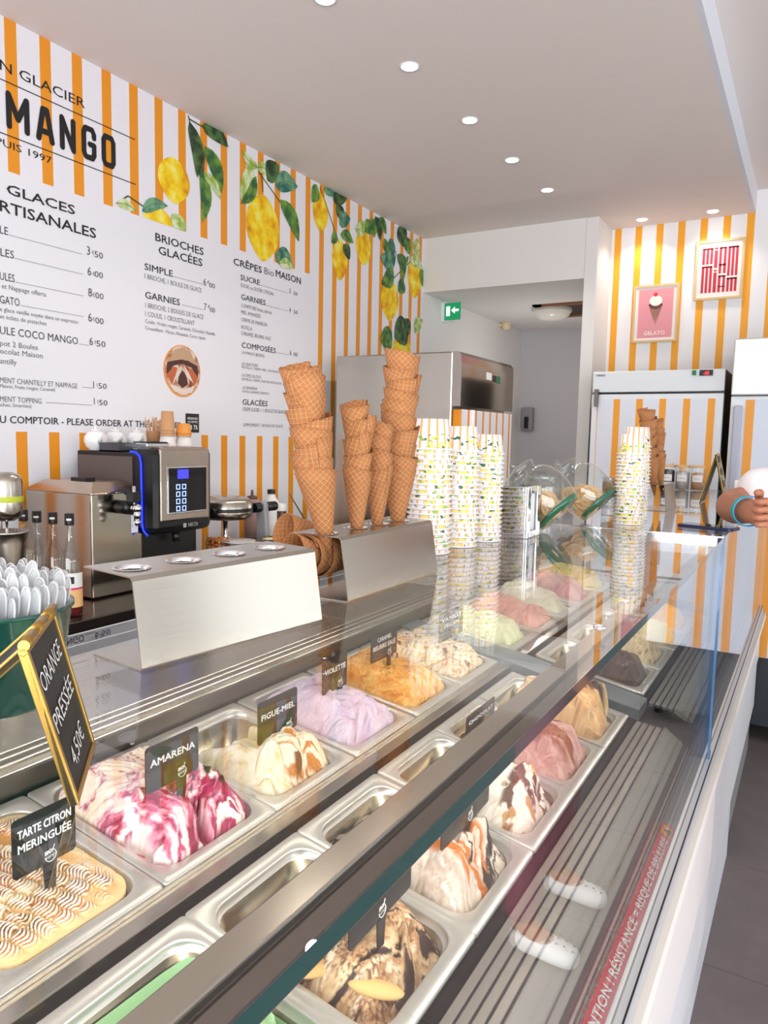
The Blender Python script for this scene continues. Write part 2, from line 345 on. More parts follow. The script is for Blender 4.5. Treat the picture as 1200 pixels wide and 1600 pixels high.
for s, v, x0, y0, x1, y1, c in [('Chantilly et Nappage offerts', 'et Nappage offerts', 3, 451, 72, 463, 8), ('Boule glace vanille noyée dans un expresso', 'e glace vanille noyée dans un expresso', 0, 488, 122, 504, 7),
        ('et éclats de pistaches', None, 0, 498, 73, 508, 7), ('Petit pot 2 Boules', 'pot 2 Boules', 0, 541, 59, 546, 9), ('Chocolat Maison', 'ocolat Maison', 0, 554, 67, 558, 9), ('Chantilly', 'antilly', 0, 568, 26, 570, 9),
        ('SUPPLÉMENT CHANTILLY ET NAPPAGE', 'MENT CHANTILLY ET NAPPAGE', 0, 600, 121, 605, 9), ('(Chocolat Maison, Fruits rouges, Caramel)', 'Maison, Fruits rouges, Caramel)', 0, 606, 86, 611, 6),
        ('SUPPLÉMENT TOPPING', 'MENT TOPPING', 0, 628, 65, 630, 9), ('(Noix de coco, Pistaches, Smarties)', 'coco, Smarties)', 0, 635, 49, 637, 6),
        ('1 BRIOCHE, 1 BOULE DE GLACE', None, 226, 436, 315, 456, 8), ('1 BRIOCHE, 2 BOULES DE GLACE', None, 227, 481, 318, 498, 8), ('1 COULIS, 1 CROUSTILLANT', None, 227, 494, 304, 508, 8),
        ('Coulis : Fruits rouges, Caramel, Chocolat, Nutella', None, 227, 506, 336, 523, 6), ('Croustillant : Pécan, Noisette, Coco râpée', None, 227, 516, 321, 530, 6),
        ('Bio', None, 413, 428, 428, 432, 11), ('SUCRE ou SUCRE CITRON', None, 376, 449, 427, 461, 6), ('CONFITURE fraise, abricot', None, 377, 481, 425, 490, 6), ('MIEL AMANDES', None, 377, 491, 407, 496, 6), ('CREME DE MARRON', None, 377, 503, 417, 509, 6), ('NUTELLA', None, 377, 514, 394, 516, 6),
        ('CARAMEL BEURRE SALÉ', None, 377, 524, 423, 531, 6), ('LA MANGO (BLEND)', None, 378, 554, 413, 557, 5), ('LA SNICKERS', None, 378, 571, 403, 573, 5), ('NUTELLA, CREME, MIEL, CACAHUETES', None, 378, 577, 440, 582, 4), ('LA SPECULOOS', None, 378, 589, 408, 591, 5), ('NUTELLA, CREME, PAIN DE SPECULOOS', None, 378, 595, 440, 600, 4),
        ('LA BANANA', None, 379, 608, 402, 609, 5), ('NUTELLA, BANANE, CHANTILLY', None, 379, 614, 421, 616, 4), ('CREPE SUCRE + 1 BOULE DE GLACE', None, 379, 642, 446, 646, 6), ('SUPPLEMENT 1 BOULE DE GLACE', None, 380, 666, 442, 668, 5)]:
    wl(m, s, x0, y0, x1, y1, c, -.006, v)
for a in [(14, 368, 128, 396), (23, 404, 130, 428), (24, 441, 131, 462), (32, 478, 131, 494), (123, 538, 140, 539), (128, 605, 146, 606), (72, 630, 144, 632), (271, 431, 317, 445), (284, 476, 318, 484), (407, 445, 450, 458), (416, 476, 450, 487), (433, 551, 451, 554)]: wline(m, *a, .0008)
m.build('lettering', INKG, wall_left)
# contact plate print (black label)
m = MB(); wline(m, 290, 661, 311, 661, .043); m.build('label_print', mat('black label', (40, 38, 40), .6), wall_left)
m = MB(); a = onx(291, 655, WX + .001)
for k, (s, dz, c) in enumerate([('RÉSERVÉS', .016, .010), ('ACCEPTÉS', .001, .009), ('CB TR', -.030, .022)]):
    b = onx(309, 655, WX).y; letters(m, s, (WX + .001, a.y + .008, onx(300, 661, WX).z + dz), (0, 1, 0), (0, 0, 1), b - a.y - .01, c, .01)
m.build('label_print', INKW, wall_left)
# round food picture on the menu
cc = onx(285, 580, WX); ry = (onx(313, 580, WX).y - onx(257, 580, WX).y) / 2; rz = (onx(285, 541, WX).z - onx(285, 620, WX).z) / 2
DISH = mat('round dish photograph', (200, 160, 130), .5); n = NT(DISH); v, x = n.obj(); f, c = n.noise(v, 22, 4, .6)
n.link(n.ramp(f, [(.3, S(70, 34, 26)), (.42, S(168, 96, 66)), (.52, S(214, 178, 150)), (.62, S(238, 226, 212)), (.7, S(150, 110, 84))]), n.b.inputs['Base Color'])
def disc(x, c, ry, rz, n=40): return [(x, c.y + ry * math.cos(2 * PI * k / n), c.z + rz * math.sin(2 * PI * k / n)) for k in range(n)]
m = MB(); m.add(disc(WX, cc, ry * 1.03, rz * 1.03), [tuple(range(40))], 1); m.add(disc(WX + .0008, cc + Vector((0, .002, .003)), ry * .97, rz * .97), [tuple(range(40))], 0)
def dp(pts, mi): m.add([(WX + .0012 + mi * .0002, cc.y + a * ry, cc.z + b * rz) for a, b in pts], [tuple(range(len(pts)))], mi)
dp([(-.80, .30), (-.45, .80), (0, .93), (.45, .80), (.80, .30), (.4, .42), (0, .48), (-.4, .42)], 2); dp([(-.85, .28), (-.4, .40), (0, .46), (.4, .40), (.85, .28), (.88, -.2), (.5, .18), (0, .30), (-.5, .18), (-.88, -.25)], 3)
dp([(-.88, -.2), (-.5, .15), (-.3, .1), (-.45, -.35), (-.6, -.55)], 4); dp([(.88, -.2), (.5, .15), (.3, .1), (.45, -.35), (.6, -.55)], 4)
dp([(-.02, .28), (-.32, -.05), (-.52, -.42), (-.2, -.2)], 5); dp([(.05, .28), (.35, -.05), (.6, -.42), (.2, -.2)], 5); dp([(0, .05), (-.22, -.2), (-.28, -.5), (0, -.66), (.3, -.5), (.22, -.2)], 3)
dp([(-.7, -.55), (-.3, -.62), (0, -.72), (.4, -.62), (.72, -.5), (.5, -.82), (0, -.95), (-.5, -.82)], 5)
m.build('picture_print', [DISH, mat('orange ring', (240, 160, 80), .6), mat('bread print', (196, 160, 128), .6), mat('dark print', (84, 52, 46), .6), mat('rust print', (196, 104, 66), .6), mat('milk print', (232, 214, 202), .6)], wall_left)
# lemons and leaves of the wallpaper
LEM = mat('painted lemon', (240, 200, 30), .6); n = NT(LEM); v, x = n.obj(); f, c = n.noise(v, 14, 3)
n.link(n.ramp(f, [(.32, S(222, 140, 8)), (.45, S(240, 186, 10)), (.56, S(248, 216, 28)), (.7, S(250, 236, 120))]), n.b.inputs['Base Color'])
def leafm(name, a, b):
    m = mat(name, a, .6); n = NT(m); v, x = n.obj(); f, c = n.noise(v, 20, 3); n.link(n.ramp(f, [(.4, S(*a)), (.62, S(*b))]), n.b.inputs['Base Color']); return m
LD = leafm('painted dark leaf', (36, 58, 40), (86, 122, 66)); LG = leafm('painted green leaf', (46, 96, 56), (120, 160, 60)); LL = leafm('painted pale leaf', (150, 180, 60), (224, 232, 190)); LT = leafm('painted teal leaf', (40, 104, 92), (120, 170, 130))
STEM = mat('painted stem', (70, 80, 40), .6)
CLIPZ = H + .894
ZO = [0]
def zo(): ZO[0] += 1; return .00006 * ZO[0]
def lemon(px, py, wpx, hpx, tip=1, zmin=None):
    c = onx(px, py, WX); ry = (onx(px + wpx / 2, py, WX).y - onx(px - wpx / 2, py, WX).y) / 2; rz = (onx(px, py - hpx / 2, WX).z - onx(px, py + hpx / 2, WX).z) / 2
    pts = []
    for k in range(28):
        a = 2 * PI * k / 28; s = math.sin(a); q = 1 + .12 * tip * max(0, -s) ** 8 + .05 * max(0, s) ** 8
        z = c.z + rz * s * q; z = max(z, zmin) if zmin else z
        pts.append((WX + .0004, c.y + ry * math.cos(a) * (1 - .12 * abs(s) ** 3), z))
    m = MB(); m.add(pts, [tuple(range(28))]); m.build('lemon_print', LEM, wall_left)
def leaf(bx, by, tx, ty, wpx, mt, bend=.12, zmin=None):
    b = onx(bx, by, WX); t = onx(tx, ty, WX); d = Vector((0, t.y - b.y, t.z - b.z)); L = d.length; d.normalize(); p = Vector((0, -d.z, d.y))
    w_ = wpx * (onx(bx + 1, by, WX).y - b.y) * .62; pts = []; N = 9; e_ = zo()
    for sd in (1, -1):
        for k in (range(N) if sd == 1 else range(N - 1, -1, -1)):
            u = k / (N - 1); ww = w_ * math.sin(PI * u ** .8) ** .8 + (.0015 if k < N - 1 else 0)
            q = b + d * (L * u) + p * (sd * ww + bend * L * math.sin(PI * u)); z = max(q.z, zmin) if zmin else q.z
            pts.append((WX + .0008 + e_, q.y, z))
    m = MB(); m.add(pts, [tuple(range(len(pts)))], 0)
    mid = [b + d * (L * u) + p * (bend * L * math.sin(PI * u)) for u in (0, .25, .5, .75, 1)]
    vs = []
    for q in mid: vs += [(WX + .00085 + e_, q.y, q.z), (WX + .00085 + e_, q.y, q.z + .0022)]
    if not zmin: m.add(vs, [(2 * k, 2 * k + 2, 2 * k + 3, 2 * k + 1) for k in range(4)], 1)
    m.build('leaf_print', [mt, STEM if mt is not LD else LG], wall_left)
for a in [(272, 281, 50, 66), (411, 355, 52, 96), (501, 331, 24, 56), (531, 405, 24, 60), (568, 386, 24, 52), (609, 467, 28, 62), (648, 432, 22, 62), (628, 548, 28, 50)]: lemon(*a)
lemon(247, 345, 46, 42, 1, CLIPZ)
for a in [(296, 190, 308, 278, 16, LD), (316, 196, 357, 230, 17, LD), (320, 228, 346, 303, 17, LG), (314, 262, 316, 348, 14, LG), (318, 270, 345, 312, 10, LL), (182, 318, 212, 330, 10, LL), (222, 330, 262, 322, 12, LT),
          (393, 262, 376, 312, 20, LL), (402, 262, 378, 235, 9, LL), (402, 262, 423, 272, 9, LL), (400, 276, 376, 318, 10, LG), (418, 282, 436, 258, 16, LD), (430, 290, 465, 292, 16, LT), (438, 312, 467, 378, 15, LG), (430, 398, 458, 418, 16, LT), (436, 412, 458, 420, 8, LL),
          (494, 288, 487, 316, 10, LG), (506, 296, 528, 306, 10, LT), (520, 310, 542, 310, 14, LD), (526, 320, 535, 348, 10, LD), (530, 350, 547, 342, 11, LT), (532, 366, 552, 380, 8, LG), (524, 362, 518, 380, 7, LG), (536, 382, 546, 406, 9, LD),
          (570, 350, 554, 358, 9, LL), (578, 345, 570, 362, 10, LG), (586, 338, 594, 376, 9, LD), (592, 340, 603, 366, 7, LG), (580, 340, 584, 372, 7, LG), (612, 372, 607, 404, 9, LT), (622, 355, 633, 386, 13, LD), (632, 372, 640, 398, 9, LG),
          (618, 402, 594, 402, 12, LT), (614, 420, 596, 444, 11, LG), (626, 420, 632, 400, 12, LD), (630, 438, 622, 456, 9, LG), (640, 405, 660, 420, 8, LL), (652, 400, 652, 372, 8, LL), (658, 420, 660, 448, 8, LG), (628, 440, 638, 400, 6, LG),
          (612, 520, 594, 532, 15, LG), (634, 502, 616, 528, 18, LD), (640, 520, 628, 500, 14, LD), (648, 520, 660, 500, 8, LL), (608, 395, 600, 372, 7, LG)]: leaf(*a)
leaf(268, 334, 288, 374, 16, LL, .1, CLIPZ)
m = MB()
for a, b in [((294, 180), (318, 268)), ((296, 186), (320, 200)), ((318, 268), (320, 236)), ((404, 268), (438, 316)), ((411, 300), (408, 268)), ((500, 292), (530, 380)), ((568, 358), (588, 340)), ((650, 400), (610, 440)), ((620, 400), (612, 372)), ((182, 318), (200, 306)), ((200, 306), (232, 328))]:
    p = onx(*a, WX + .0007); q = onx(*b, WX + .0007); d = Vector((0, -(q.z - p.z), q.y - p.y)).normalized() * .003
    m.add([p - d, q - d, q + d, p + d], [(0, 1, 2, 3)])
m.build('stem_print', STEM, wall_left)

# ------------------------------------------------------------------ posters in the recess
def poster(c4, label, paper, fn):
    y = 5.085; P = [ony(*c, y) for c in c4]; x0 = min(p.x for p in P); x1 = max(p.x for p in P); z0 = sum(p.z for p in P[2:]) / 2; z1 = sum(p.z for p in P[:2]) / 2
    r = empty('framed_poster', ((x0 + x1) / 2, 5.1, z0), label, 'poster', 'posters on the striped recess wall'); t = .014
    f = MB(); f.box(x0, y, z0, x0 + t, 5.1, z1); f.box(x1 - t, y, z0, x1, 5.1, z1); f.box(x0 + t, y, z0, x1 - t, 5.1, z0 + t); f.box(x0 + t, y, z1 - t, x1 - t, 5.1, z1)
    f.build('frame', mat('pale oak', (214, 186, 140), .5), r)
    rbox(x0 + t, y + .006, z0 + t, x1 - t, 5.098, z1 - t).build('print', mat('poster paper ' + label[:8], paper, .5), r)
    fn(r, x0, x1, z0, z1, y + .0055)
def gel(r, x0, x1, z0, z1, y):
    w_, h = x1 - x0, z1 - z0; cx = (x0 + x1) / 2
    def P(u, v): return (x0 + u * w_, y, z0 + v * h)
    m = MB(); m.add([P(.12, .08), P(.88, .08), P(.88, .92), P(.12, .92)], [(0, 1, 2, 3)]); m.build('picture', mat('poster pink', (226, 150, 160), .5), r)
    m = MB(); k = y - .0008
    def el(u, v, a, b, lo=0, hi=2 * PI, mi=0):
        m.add([(x0 + (u + a * math.cos(lo + (hi - lo) * t / 20)) * w_, k - mi * .0002, z0 + (v + b * math.sin(lo + (hi - lo) * t / 20)) * h) for t in range(21)], [tuple(range(21))], mi)
    m.add([(x0 + .36 * w_, k, z0 + .60 * h), (x0 + .64 * w_, k, z0 + .60 * h), (x0 + .51 * w_, k, z0 + .30 * h)], [(0, 1, 2)], 0)
    el(.5, .66, .155, .09, PI, 2 * PI, 1); el(.5, .645, .155, .04, 0, PI, 1); el(.5, .72, .14, .09, 0, 2 * PI, 2); el(.49, .825, .05, .035, 0, 2 * PI, 3)
    for t in range(6):
        u = .38 + t * .045; m.add([(x0 + u * w_, k - .0012, z0 + .60 * h), (x0 + (u + .01) * w_, k - .0012, z0 + .60 * h), (x0 + (.515 + (u - .5) * .2) * w_, k - .0012, z0 + .35 * h)], [(0, 1, 2)], 4)
        m.add([(x0 + (.985 - u) * w_, k - .0012, z0 + .60 * h), (x0 + (.995 - u) * w_, k - .0012, z0 + .60 * h), (x0 + (.49 + (.5 - u) * .2) * w_, k - .0012, z0 + .38 * h)], [(0, 1, 2)], 4)
    letters(m, 'GELATO', (x0 + .27 * w_, k, z0 + .13 * h), (1, 0, 0), (0, 0, 1), .46 * w_, .065 * h, .015, mi=2)
    m.build('ice_cream_drawing', [mat('cone tan', (190, 140, 120), .6), mat('cocoa', (120, 62, 66), .6), mat('cream print', (250, 238, 226), .6), mat('cherry', (214, 54, 60), .6), mat('cone lines', (140, 92, 84), .6)], r)
def mia(r, x0, x1, z0, z1, y):
    w_, h = x1 - x0, z1 - z0; m = MB(); k = y - .0005
    RED = mat('poster crimson', (188, 48, 68), .6)
    def R(a, b, c, d): m.add([(x0 + a * w_, k, z0 + b * h), (x0 + c * w_, k, z0 + b * h), (x0 + c * w_, k, z0 + d * h), (x0 + a * w_, k, z0 + d * h)], [(0, 1, 2, 3)])
    def M_(a, b, c, d):
        q = (c - a) / 3.9; R(a, b, a + q, d); R(a + 1.45 * q, b, a + 2.45 * q, d); R(c - q, b, c, d); R(a, d - .028, c, d)
    def I_(a, b, c, d): R(a, b, c, d - .045); R(a, d - .03, c, d)
    def A_(a, b, c, d):
        q = (c - a) / 2.7; R(a, b, a + q, d); R(c - q, b, c, d); R(a, d - .028, c, d); R(a, b + (d - b) * .30, c, b + (d - b) * .36)
    M_(.14, .60, .36, .87); I_(.39, .53, .46, .87); A_(.49, .43, .64, .87); M_(.67, .38, .88, .87)
    M_(.14, .12, .36, .57); I_(.39, .12, .46, .50); A_(.49, .12, .64, .40); M_(.67, .12, .88, .35)
    m.build('block_lettering', RED, r)
poster([(993, 447), (1062, 441), (1057, 532), (986, 537)], 'oak-framed pink poster of an ice cream cone with cherry', (240, 228, 224), gel)
poster([(1091, 377), (1165, 370), (1157, 465), (1083, 470)], 'oak-framed pale poster with tall crimson block letters, the upper right one', (238, 214, 224), mia)

# ------------------------------------------------------------------ corridor fittings
p = onx(694, 488, XW); r = empty('exit_sign', (XW, p.y, p.z - .06), 'green emergency exit sign box on the corridor wall', 'sign')
rbox(XW, p.y - .05, p.z - .075, XW + .05, p.y + .0, p.z + .06).build('housing', WPLAST, r)
a = rbox(XW + .03, p.y - .056, p.z - .07, XW + .16, p.y - .05, p.z + .055); a.build('sign_panel', mat('sign green', (24, 130, 84), .4, emit=(20, 150, 90), es=.5), r)
m = MB(); yy = p.y - .0575
m.box(XW + .045, yy, p.z - .04, XW + .075, yy + .001, p.z + .03); m.add([(XW + .085, yy, p.z), (XW + .115, yy, p.z + .025), (XW + .115, yy, p.z - .025)], [(0, 1, 2)]); m.box(XW + .115, yy, p.z - .008, XW + .145, yy + .001, p.z + .008)
m.build('pictogram', mat('sign white', (230, 255, 240), .5, emit=(220, 255, 235), es=1), r)
zc = H + 1.03
p = onz(862, 492, zc - .05); p.y = min(p.y, 6.4); r = empty('ceiling_lamp', (p.x, p.y, zc), 'round white dome lamp on the corridor ceiling', 'ceiling light')
MB().lathe([(.155, 0), (.155, -.025), (.15, -.03)], 32, (p.x, p.y, zc)).build('base_ring', mat('lamp ring', (200, 196, 190), .4), r)
MB().lathe([(.15, -.028), (.13, -.06), (.08, -.085), (.0001, -.092)], 32, (p.x, p.y, zc)).build('dome', mat('opal dome', (226, 222, 214), .3), r)
l = bpy.data.lights.new('corridor_fill', 'POINT'); l.energy = 6; l.color = (1, .95, .9); l.shadow_soft_size = 0  # added fill light hung below the dome, which is itself unlit
o = bpy.data.objects.new('corridor_fill', l); col.objects.link(o); o.location = (0, 0, -.7); o.parent = r
a, b = onz(835, 478, zc), onz(908, 470, zc)
r = empty('ceiling_hatch', (a.x, a.y, zc), 'brown wooden hatch frame in the corridor ceiling', 'hatch')
m = MB(); x0, x1, y0, y1 = a.x, -1.36, a.y - .05, a.y + .55
for q in [(x0, y0, x1, y0 + .07), (x0, y1 - .07, x1, y1), (x0, y0, x0 + .07, y1), (x1 - .03, y0, x1, y1)]: m.box(q[0], q[1], zc - .012, q[2], q[3], zc)
m.build('hatch_frame', mat('brown wood', (128, 84, 50), .6), r)
rbox(x0 + .07, y0 + .07, zc - .004, x1 - .03, y1 - .07, zc).build('hatch_panel', mat('dark hatch', (60, 42, 30), .7), r)
p = onx(791, 508, XW + .06); r = empty('smoke_detector', tuple(p), 'small cream detector high on the corridor wall', 'detector')
MB().lathe([(.0001, -.045), (.03, -.04), (.04, -.01), (.04, .01), (.028, .04), (.0001, .042)], 16, p).build('dome', mat('cream plastic', (226, 208, 170), .4), r)
rbox(XW, p.y - .02, p.z - .01, p.x, p.y + .02, p.z + .015).build('bracket', MATS['cream plastic'], r)
p = ony(826, 655, 6.78); r = empty('wall_phone', (p.x, 6.8, p.z - .08), 'grey wall box beside the corridor end', 'switch')
rbox(p.x - .05, 6.72, p.z - .11, p.x + .05, 6.8, p.z + .11).build('box', mat('grey box', (150, 148, 150), .5), r, .01)
rbox(p.x - .02, 6.71, p.z - .09, p.x + .02, 6.73, p.z + .02).build('keys', BLACK, r)

# ------------------------------------------------------------------ steel upright fridge by the menu wall
FX0, FX1, FY0, FY1, FZ = -2.369, -1.594, 3.5, 4.25, H + .45
r = empty('upright_fridge', ((FX0 + FX1) / 2, (FY0 + FY1) / 2, 0), 'tall steel upright fridge with a striped door under the lemon wallpaper', 'fridge')
rbox(FX0, FY0, .1, FX1 - .05, FY1, FZ - .0).build('body', STEEL, r, .008)
m = MB(); P = [(FX1 - .05, FY0, FZ), (FX1 - .02, FY0, FZ - .002), (FX1 - .004, FY0, FZ - .02), (FX1, FY0, FZ - .06), (FX1, FY0, H + .17), (FX1 - .05, FY0, H + .17)]
m.prism(P, (0, FY1 - FY0, 0)); m.build('control_hood', brushed('polished steel', (168, 158, 148), .12, (2, 200, 2), .04), r)
DS = stripes_mat('striped door film', 1, 3.62, .1, .24)
d = rbox(FX1 - .05, FY0 + .015, .16, FX1, FY1, H + .155).build('door', DS, r, .004)
rbox(FX1, FY0 + .11, .5, FX1 + .03, FY0 + .135, H + .155).build('handle', WHITE, d, .008)
m = MB(); m.box(FX1, FY0 + .33, H + .33, FX1 + .003, FY0 + .4, H + .37); m.box(FX1, FY0 + .43, H + .325, FX1 + .003, FY0 + .47, H + .36, 1); m.box(FX1, FY0 + .49, H + .32, FX1 + .003, FY0 + .53, H + .36, 2)
m.build('control_panel', [WPLAST, BLACK, mat('green switch', (20, 110, 70), .4)], r)
m = MB()
for x in (FX0 + .06, FX1 - .12):
    for y in (FY0 + .06, FY1 - .06): m.lathe([(.025, 0), (.025, .1)], 12, (x, y, 0), close=True)
m.build('feet', BLACK, r)['kind'] = 'stuff'

# ------------------------------------------------------------------ white fridge in the recess
a, b = ony(927, 581, 4.4), ony(1134, 576, 4.4); x0, x1 = a.x, b.x; zt = (a.z + b.z) / 2
zd = ony(1030, 612, 4.4).z; zb = H - 1.13
r = empty('white_fridge', ((x0 + x1) / 2, 4.7, 0), 'white commercial fridge with striped door standing under the two posters', 'fridge')
rbox(x0, 4.44, .1, x1, 5.05, zt).build('body', mat('fridge side', (52, 56, 62), .3), r, .004)
rbox(x0, 4.4, zd, x1, 4.44, zt).build('top_panel', mat('fridge white', (222, 228, 232), .3), r, .004)
d = rbox(x0, 4.4, zb, x1, 4.439, zd - .012).build('door', mat('door frame white', (226, 231, 236), .3), r, .004)
sf = stripes_mat('fridge door stripes', 0, ony(961, 700, 4.4).x + .026, .1262, .29, c1=(240, 160, 48), c0=(222, 226, 236))
rbox(x0 + .035, 4.396, zb + .004, x1 - .035, 4.401, zd - .04).build('striped_film', sf, d)
m = MB(); q = ony(934, 622, 4.39); m.box(q.x - .016, 4.37, q.z - .05, q.x + .004, 4.402, q.z + .05); m.build('hinge', DARKSTEEL, d)
q = ony(1085, 583, 4.39); m = MB(); m.box(q.x - .012, 4.39, q.z - .011, q.x + .008, 4.401, q.z + .016); m.build('power_switch', mat('green rocker', (26, 120, 70), .4), r)
q = ony(1102, 583, 4.39); m = MB(); m.box(q.x - .03, 4.392, q.z - .013, q.x + .038, 4.401, q.z + .018, 0); letters(m, '-03', (q.x - .008, 4.391, q.z - .008), (1, 0, 0), (0, 0, 1), .026, .018, .02, mi=1)
m.build('display', [BLACK, mat('red digits', (255, 40, 50), .5, emit=(255, 30, 50), es=3)], r)
q = ony(929, 587, 4.39); m = MB(); letters(m, 'TORNADO', (q.x + .006, 4.399, q.z - .004), (1, 0, 0), (0, 0, 1), .055, .011, .02); m.build('maker_print', mat('navy print', (44, 60, 110), .5), r)
m = MB()
for x in (x0 + .05, x1 - .05):
    for y in (4.5, 5.0): m.lathe([(.025, 0), (.025, .1)], 12, (x, y, 0), close=True)
m.build('feet', BLACK, r)['kind'] = 'stuff'
# second fridge at the right
r = empty('steel_topped_fridge', (0, 4.6, 0), 'steel-topped fridge with striped door cut off by the right edge', 'fridge')
x0 = -.408; x1 = .34; x1 = .385; zt = H + .556; zd = H + .258
rbox(x0, 4.40, .1, x1, 5.05, zt - .0).build('body', mat('fridge side', (52, 56, 62), .3), r)
rbox(x0, 4.33, zd + .004, x1, 4.40, zt).build('top_panel', brushed('pale steel', (214, 216, 214), .38, (2, 2, 100), .05, .6), r, .006)
d = rbox(x0, 4.35, H - 1.13, x1, 4.399, zd).build('door', MATS['door frame white'], r, .004)
rbox(x0 + .07, 4.345, H - 1.125, x1 - .02, 4.351, zd - .02).build('striped_film', stripes_mat('second door stripes', 0, ony(1163, 700, 4.34).x - .008, .142, .30, c1=(238, 160, 60), c0=(214, 222, 236)), d)
rbox(x0 + .02, 4.31, H - 1.05, x0 + .06, 4.349, zd - .05).build('handle', mat('grey profile', (176, 180, 196), .3), d, .006)
m = MB()
for x in (x0 + .05, x1 - .05): m.lathe([(.025, 0), (.025, .1)], 12, (x, 4.6, 0), close=True)
m.build('feet', BLACK, r)['kind'] = 'stuff'

# ------------------------------------------------------------------ gelato display case
GX0, GX1, GT = -.74, -.19, H - .24
YA, YB, YC = -.55, 2.09, 4.3
case = empty('display_case', (-.7, 1.5, 0), 'long gelato display case with flat glass top and white front panels', 'display case')
def glass_slab(x0, y0, z0, x1, y1, z1, name, edgefaces, parent=case, em=EDGE):
    m = rbox(x0, y0, z0, x1, y1, z1)              # faces: x0,x1,y0,y1,z0,z1
    m.mi = [1 if k in edgefaces else 0 for k in range(6)]
    return m.build(name, [PANE, em], parent)
glass_slab(GX0, YA, GT - .012, GX1, YB - .004, GT, 'top_glass', (0, 1, 2))
glass_slab(GX0, YB + .004, GT - .012, GX1, YC, GT, 'top_glass', (0, 1, 3))
glass_slab(-.2015, YA, H - .84, -.1915, YB - .005, GT - .0125, 'front_glass', (3,), em=EDGEB)
glass_slab(-.2015, YB + .005, H - .84, -.1915, YC, GT - .0125, 'front_glass', (2,), em=EDGEB)
m = MB(); m.box(GX0, YB - .0035, GT - .013, GX1, YB + .0035, GT + .0015); m.build('joint_strip', CHROME, case)
m = MB(); m.box(-.2045, YB - .009, H - .84, -.1885, YB + .009, GT + .0005); m.build('joint_post', mat('blue grey joint', (62, 104, 150), .25, .0, coat=.6), case)
rbox(GX0 - .004, YA, GT - .013, GX0, YC, GT + .0005).build('rear_glass_trim', mat('white seal', (214, 216, 218), .3), case)
# light bar under the front edge of the top glass
m = MB()
m.prism([(-.247, YA, GT - .014), (-.203, YA, GT - .014), (-.2025, YA, GT - .03), (-.215, YA, GT - .036), (-.247, YA, GT - .03)], (0, YC - YA, 0)); m.v = []; m.f = []; m.mi = []; m.sm = []
m.prism([(-.2440, YA, GT - .0135), (-.2225, YA, GT - .0135), (-.2215, YA, GT - .034), (-.2440, YA, GT - .020)], (0, YC - YA, 0)); m.build('light_bar', brushed('light bar steel', (206, 194, 182), .2, (200, 2, 200), .04), case, .0015)
m = MB(); m.prism([(-.2215, YA, GT - .020), (-.2025, YA, GT - .026), (-.2025, YA, GT - .030), (-.2215, YA, GT - .034)], (0, YC - YA, 0)); m.build('light_bar_channel', mat('channel steel', (132, 118, 108), .25, 1), case, .001)
rbox(-.2025, YA, GT - .024, -.2020, YC, GT - .0135).build('dark_seal', BLACK, case)
ls = rbox(-.240, YA, GT - .032, -.225, YC - 1.2, GT - .0305); ls.build('led_strip', mat('led strip', (255, 250, 240), .4, emit=(255, 246, 232), es=9), case)
area('case_light', (-.235, 1.3, GT - .04), (-.55, 0, -1), 3.4, .02, 10, (1, .94, .85)).rotation_euler.rotate_axis('Z', 0)
l2 = bpy.data.objects['case_light']; l2.rotation_euler = (Matrix.Rotation(0, 3, 'Z')).to_euler(); l2.data.size = .02; l2.data.size_y = 3.4; l2.rotation_euler = (0, math.radians(28), 0)
# rear rails and shelf
m = MB(); m.box(-1.585, YA, H - .60, -1.20, 3.6, H - .565); m.box(-1.20, YA, H - .62, -1.128, 3.6, H - .572); m.box(-1.585, YA, .1, -1.565, 3.6, H - .6)
m.build('rear_shelf', STEEL_Y, case, .002)
for x in (-1.192, -1.168, -1.142):
    rbox(x - .003, YA, H - .574, x + .003, 3.6, H - .561).build('rail', mat('bright rail', (226, 222, 214), .2, 1), case, .0015)
rbox(-1.128, YA, H - .96, -1.12, 3.6, H - .575).build('rear_wall', DARKSTEEL, case)
rbox(-1.56, YA, H - .97, -.22, 3.4, H - .95).build('well_floor', mat('dark well', (44, 42, 42), .6, .5), case)
# rail between the two rows of pans, solid black strip for the shade in the gap beside it
m = MB(); m.box(-.776, YA, H - .69, -.742, 3.5, H - .668); m.box(-.779, YA, H - .69, -.775, 3.5, H - .660); m.build('middle_rail', STEEL_Y, case, .002)
rbox(-.742, YA, H - .73, -.716, 3.5, H - .70).build('gap_shade_strip', mat('gap shade black', (20, 19, 19), .5), case)
# cross bars between the modules
for y0, y1 in ((2.052, 2.165), (3.505, 3.56)):
    m = MB(); m.prism([(-1.12, y0, H - .606), (-.78, y0, H - .655), (-.72, y0, H - .665), (-.37, y0, H - .73), (-.37, y0, H - .76), (-1.12, y0, H - .64)], (0, y1 - y0, 0)); m.build('cross_bar', mat('grey blue bar', (150, 160, 166), .35, .6), case)
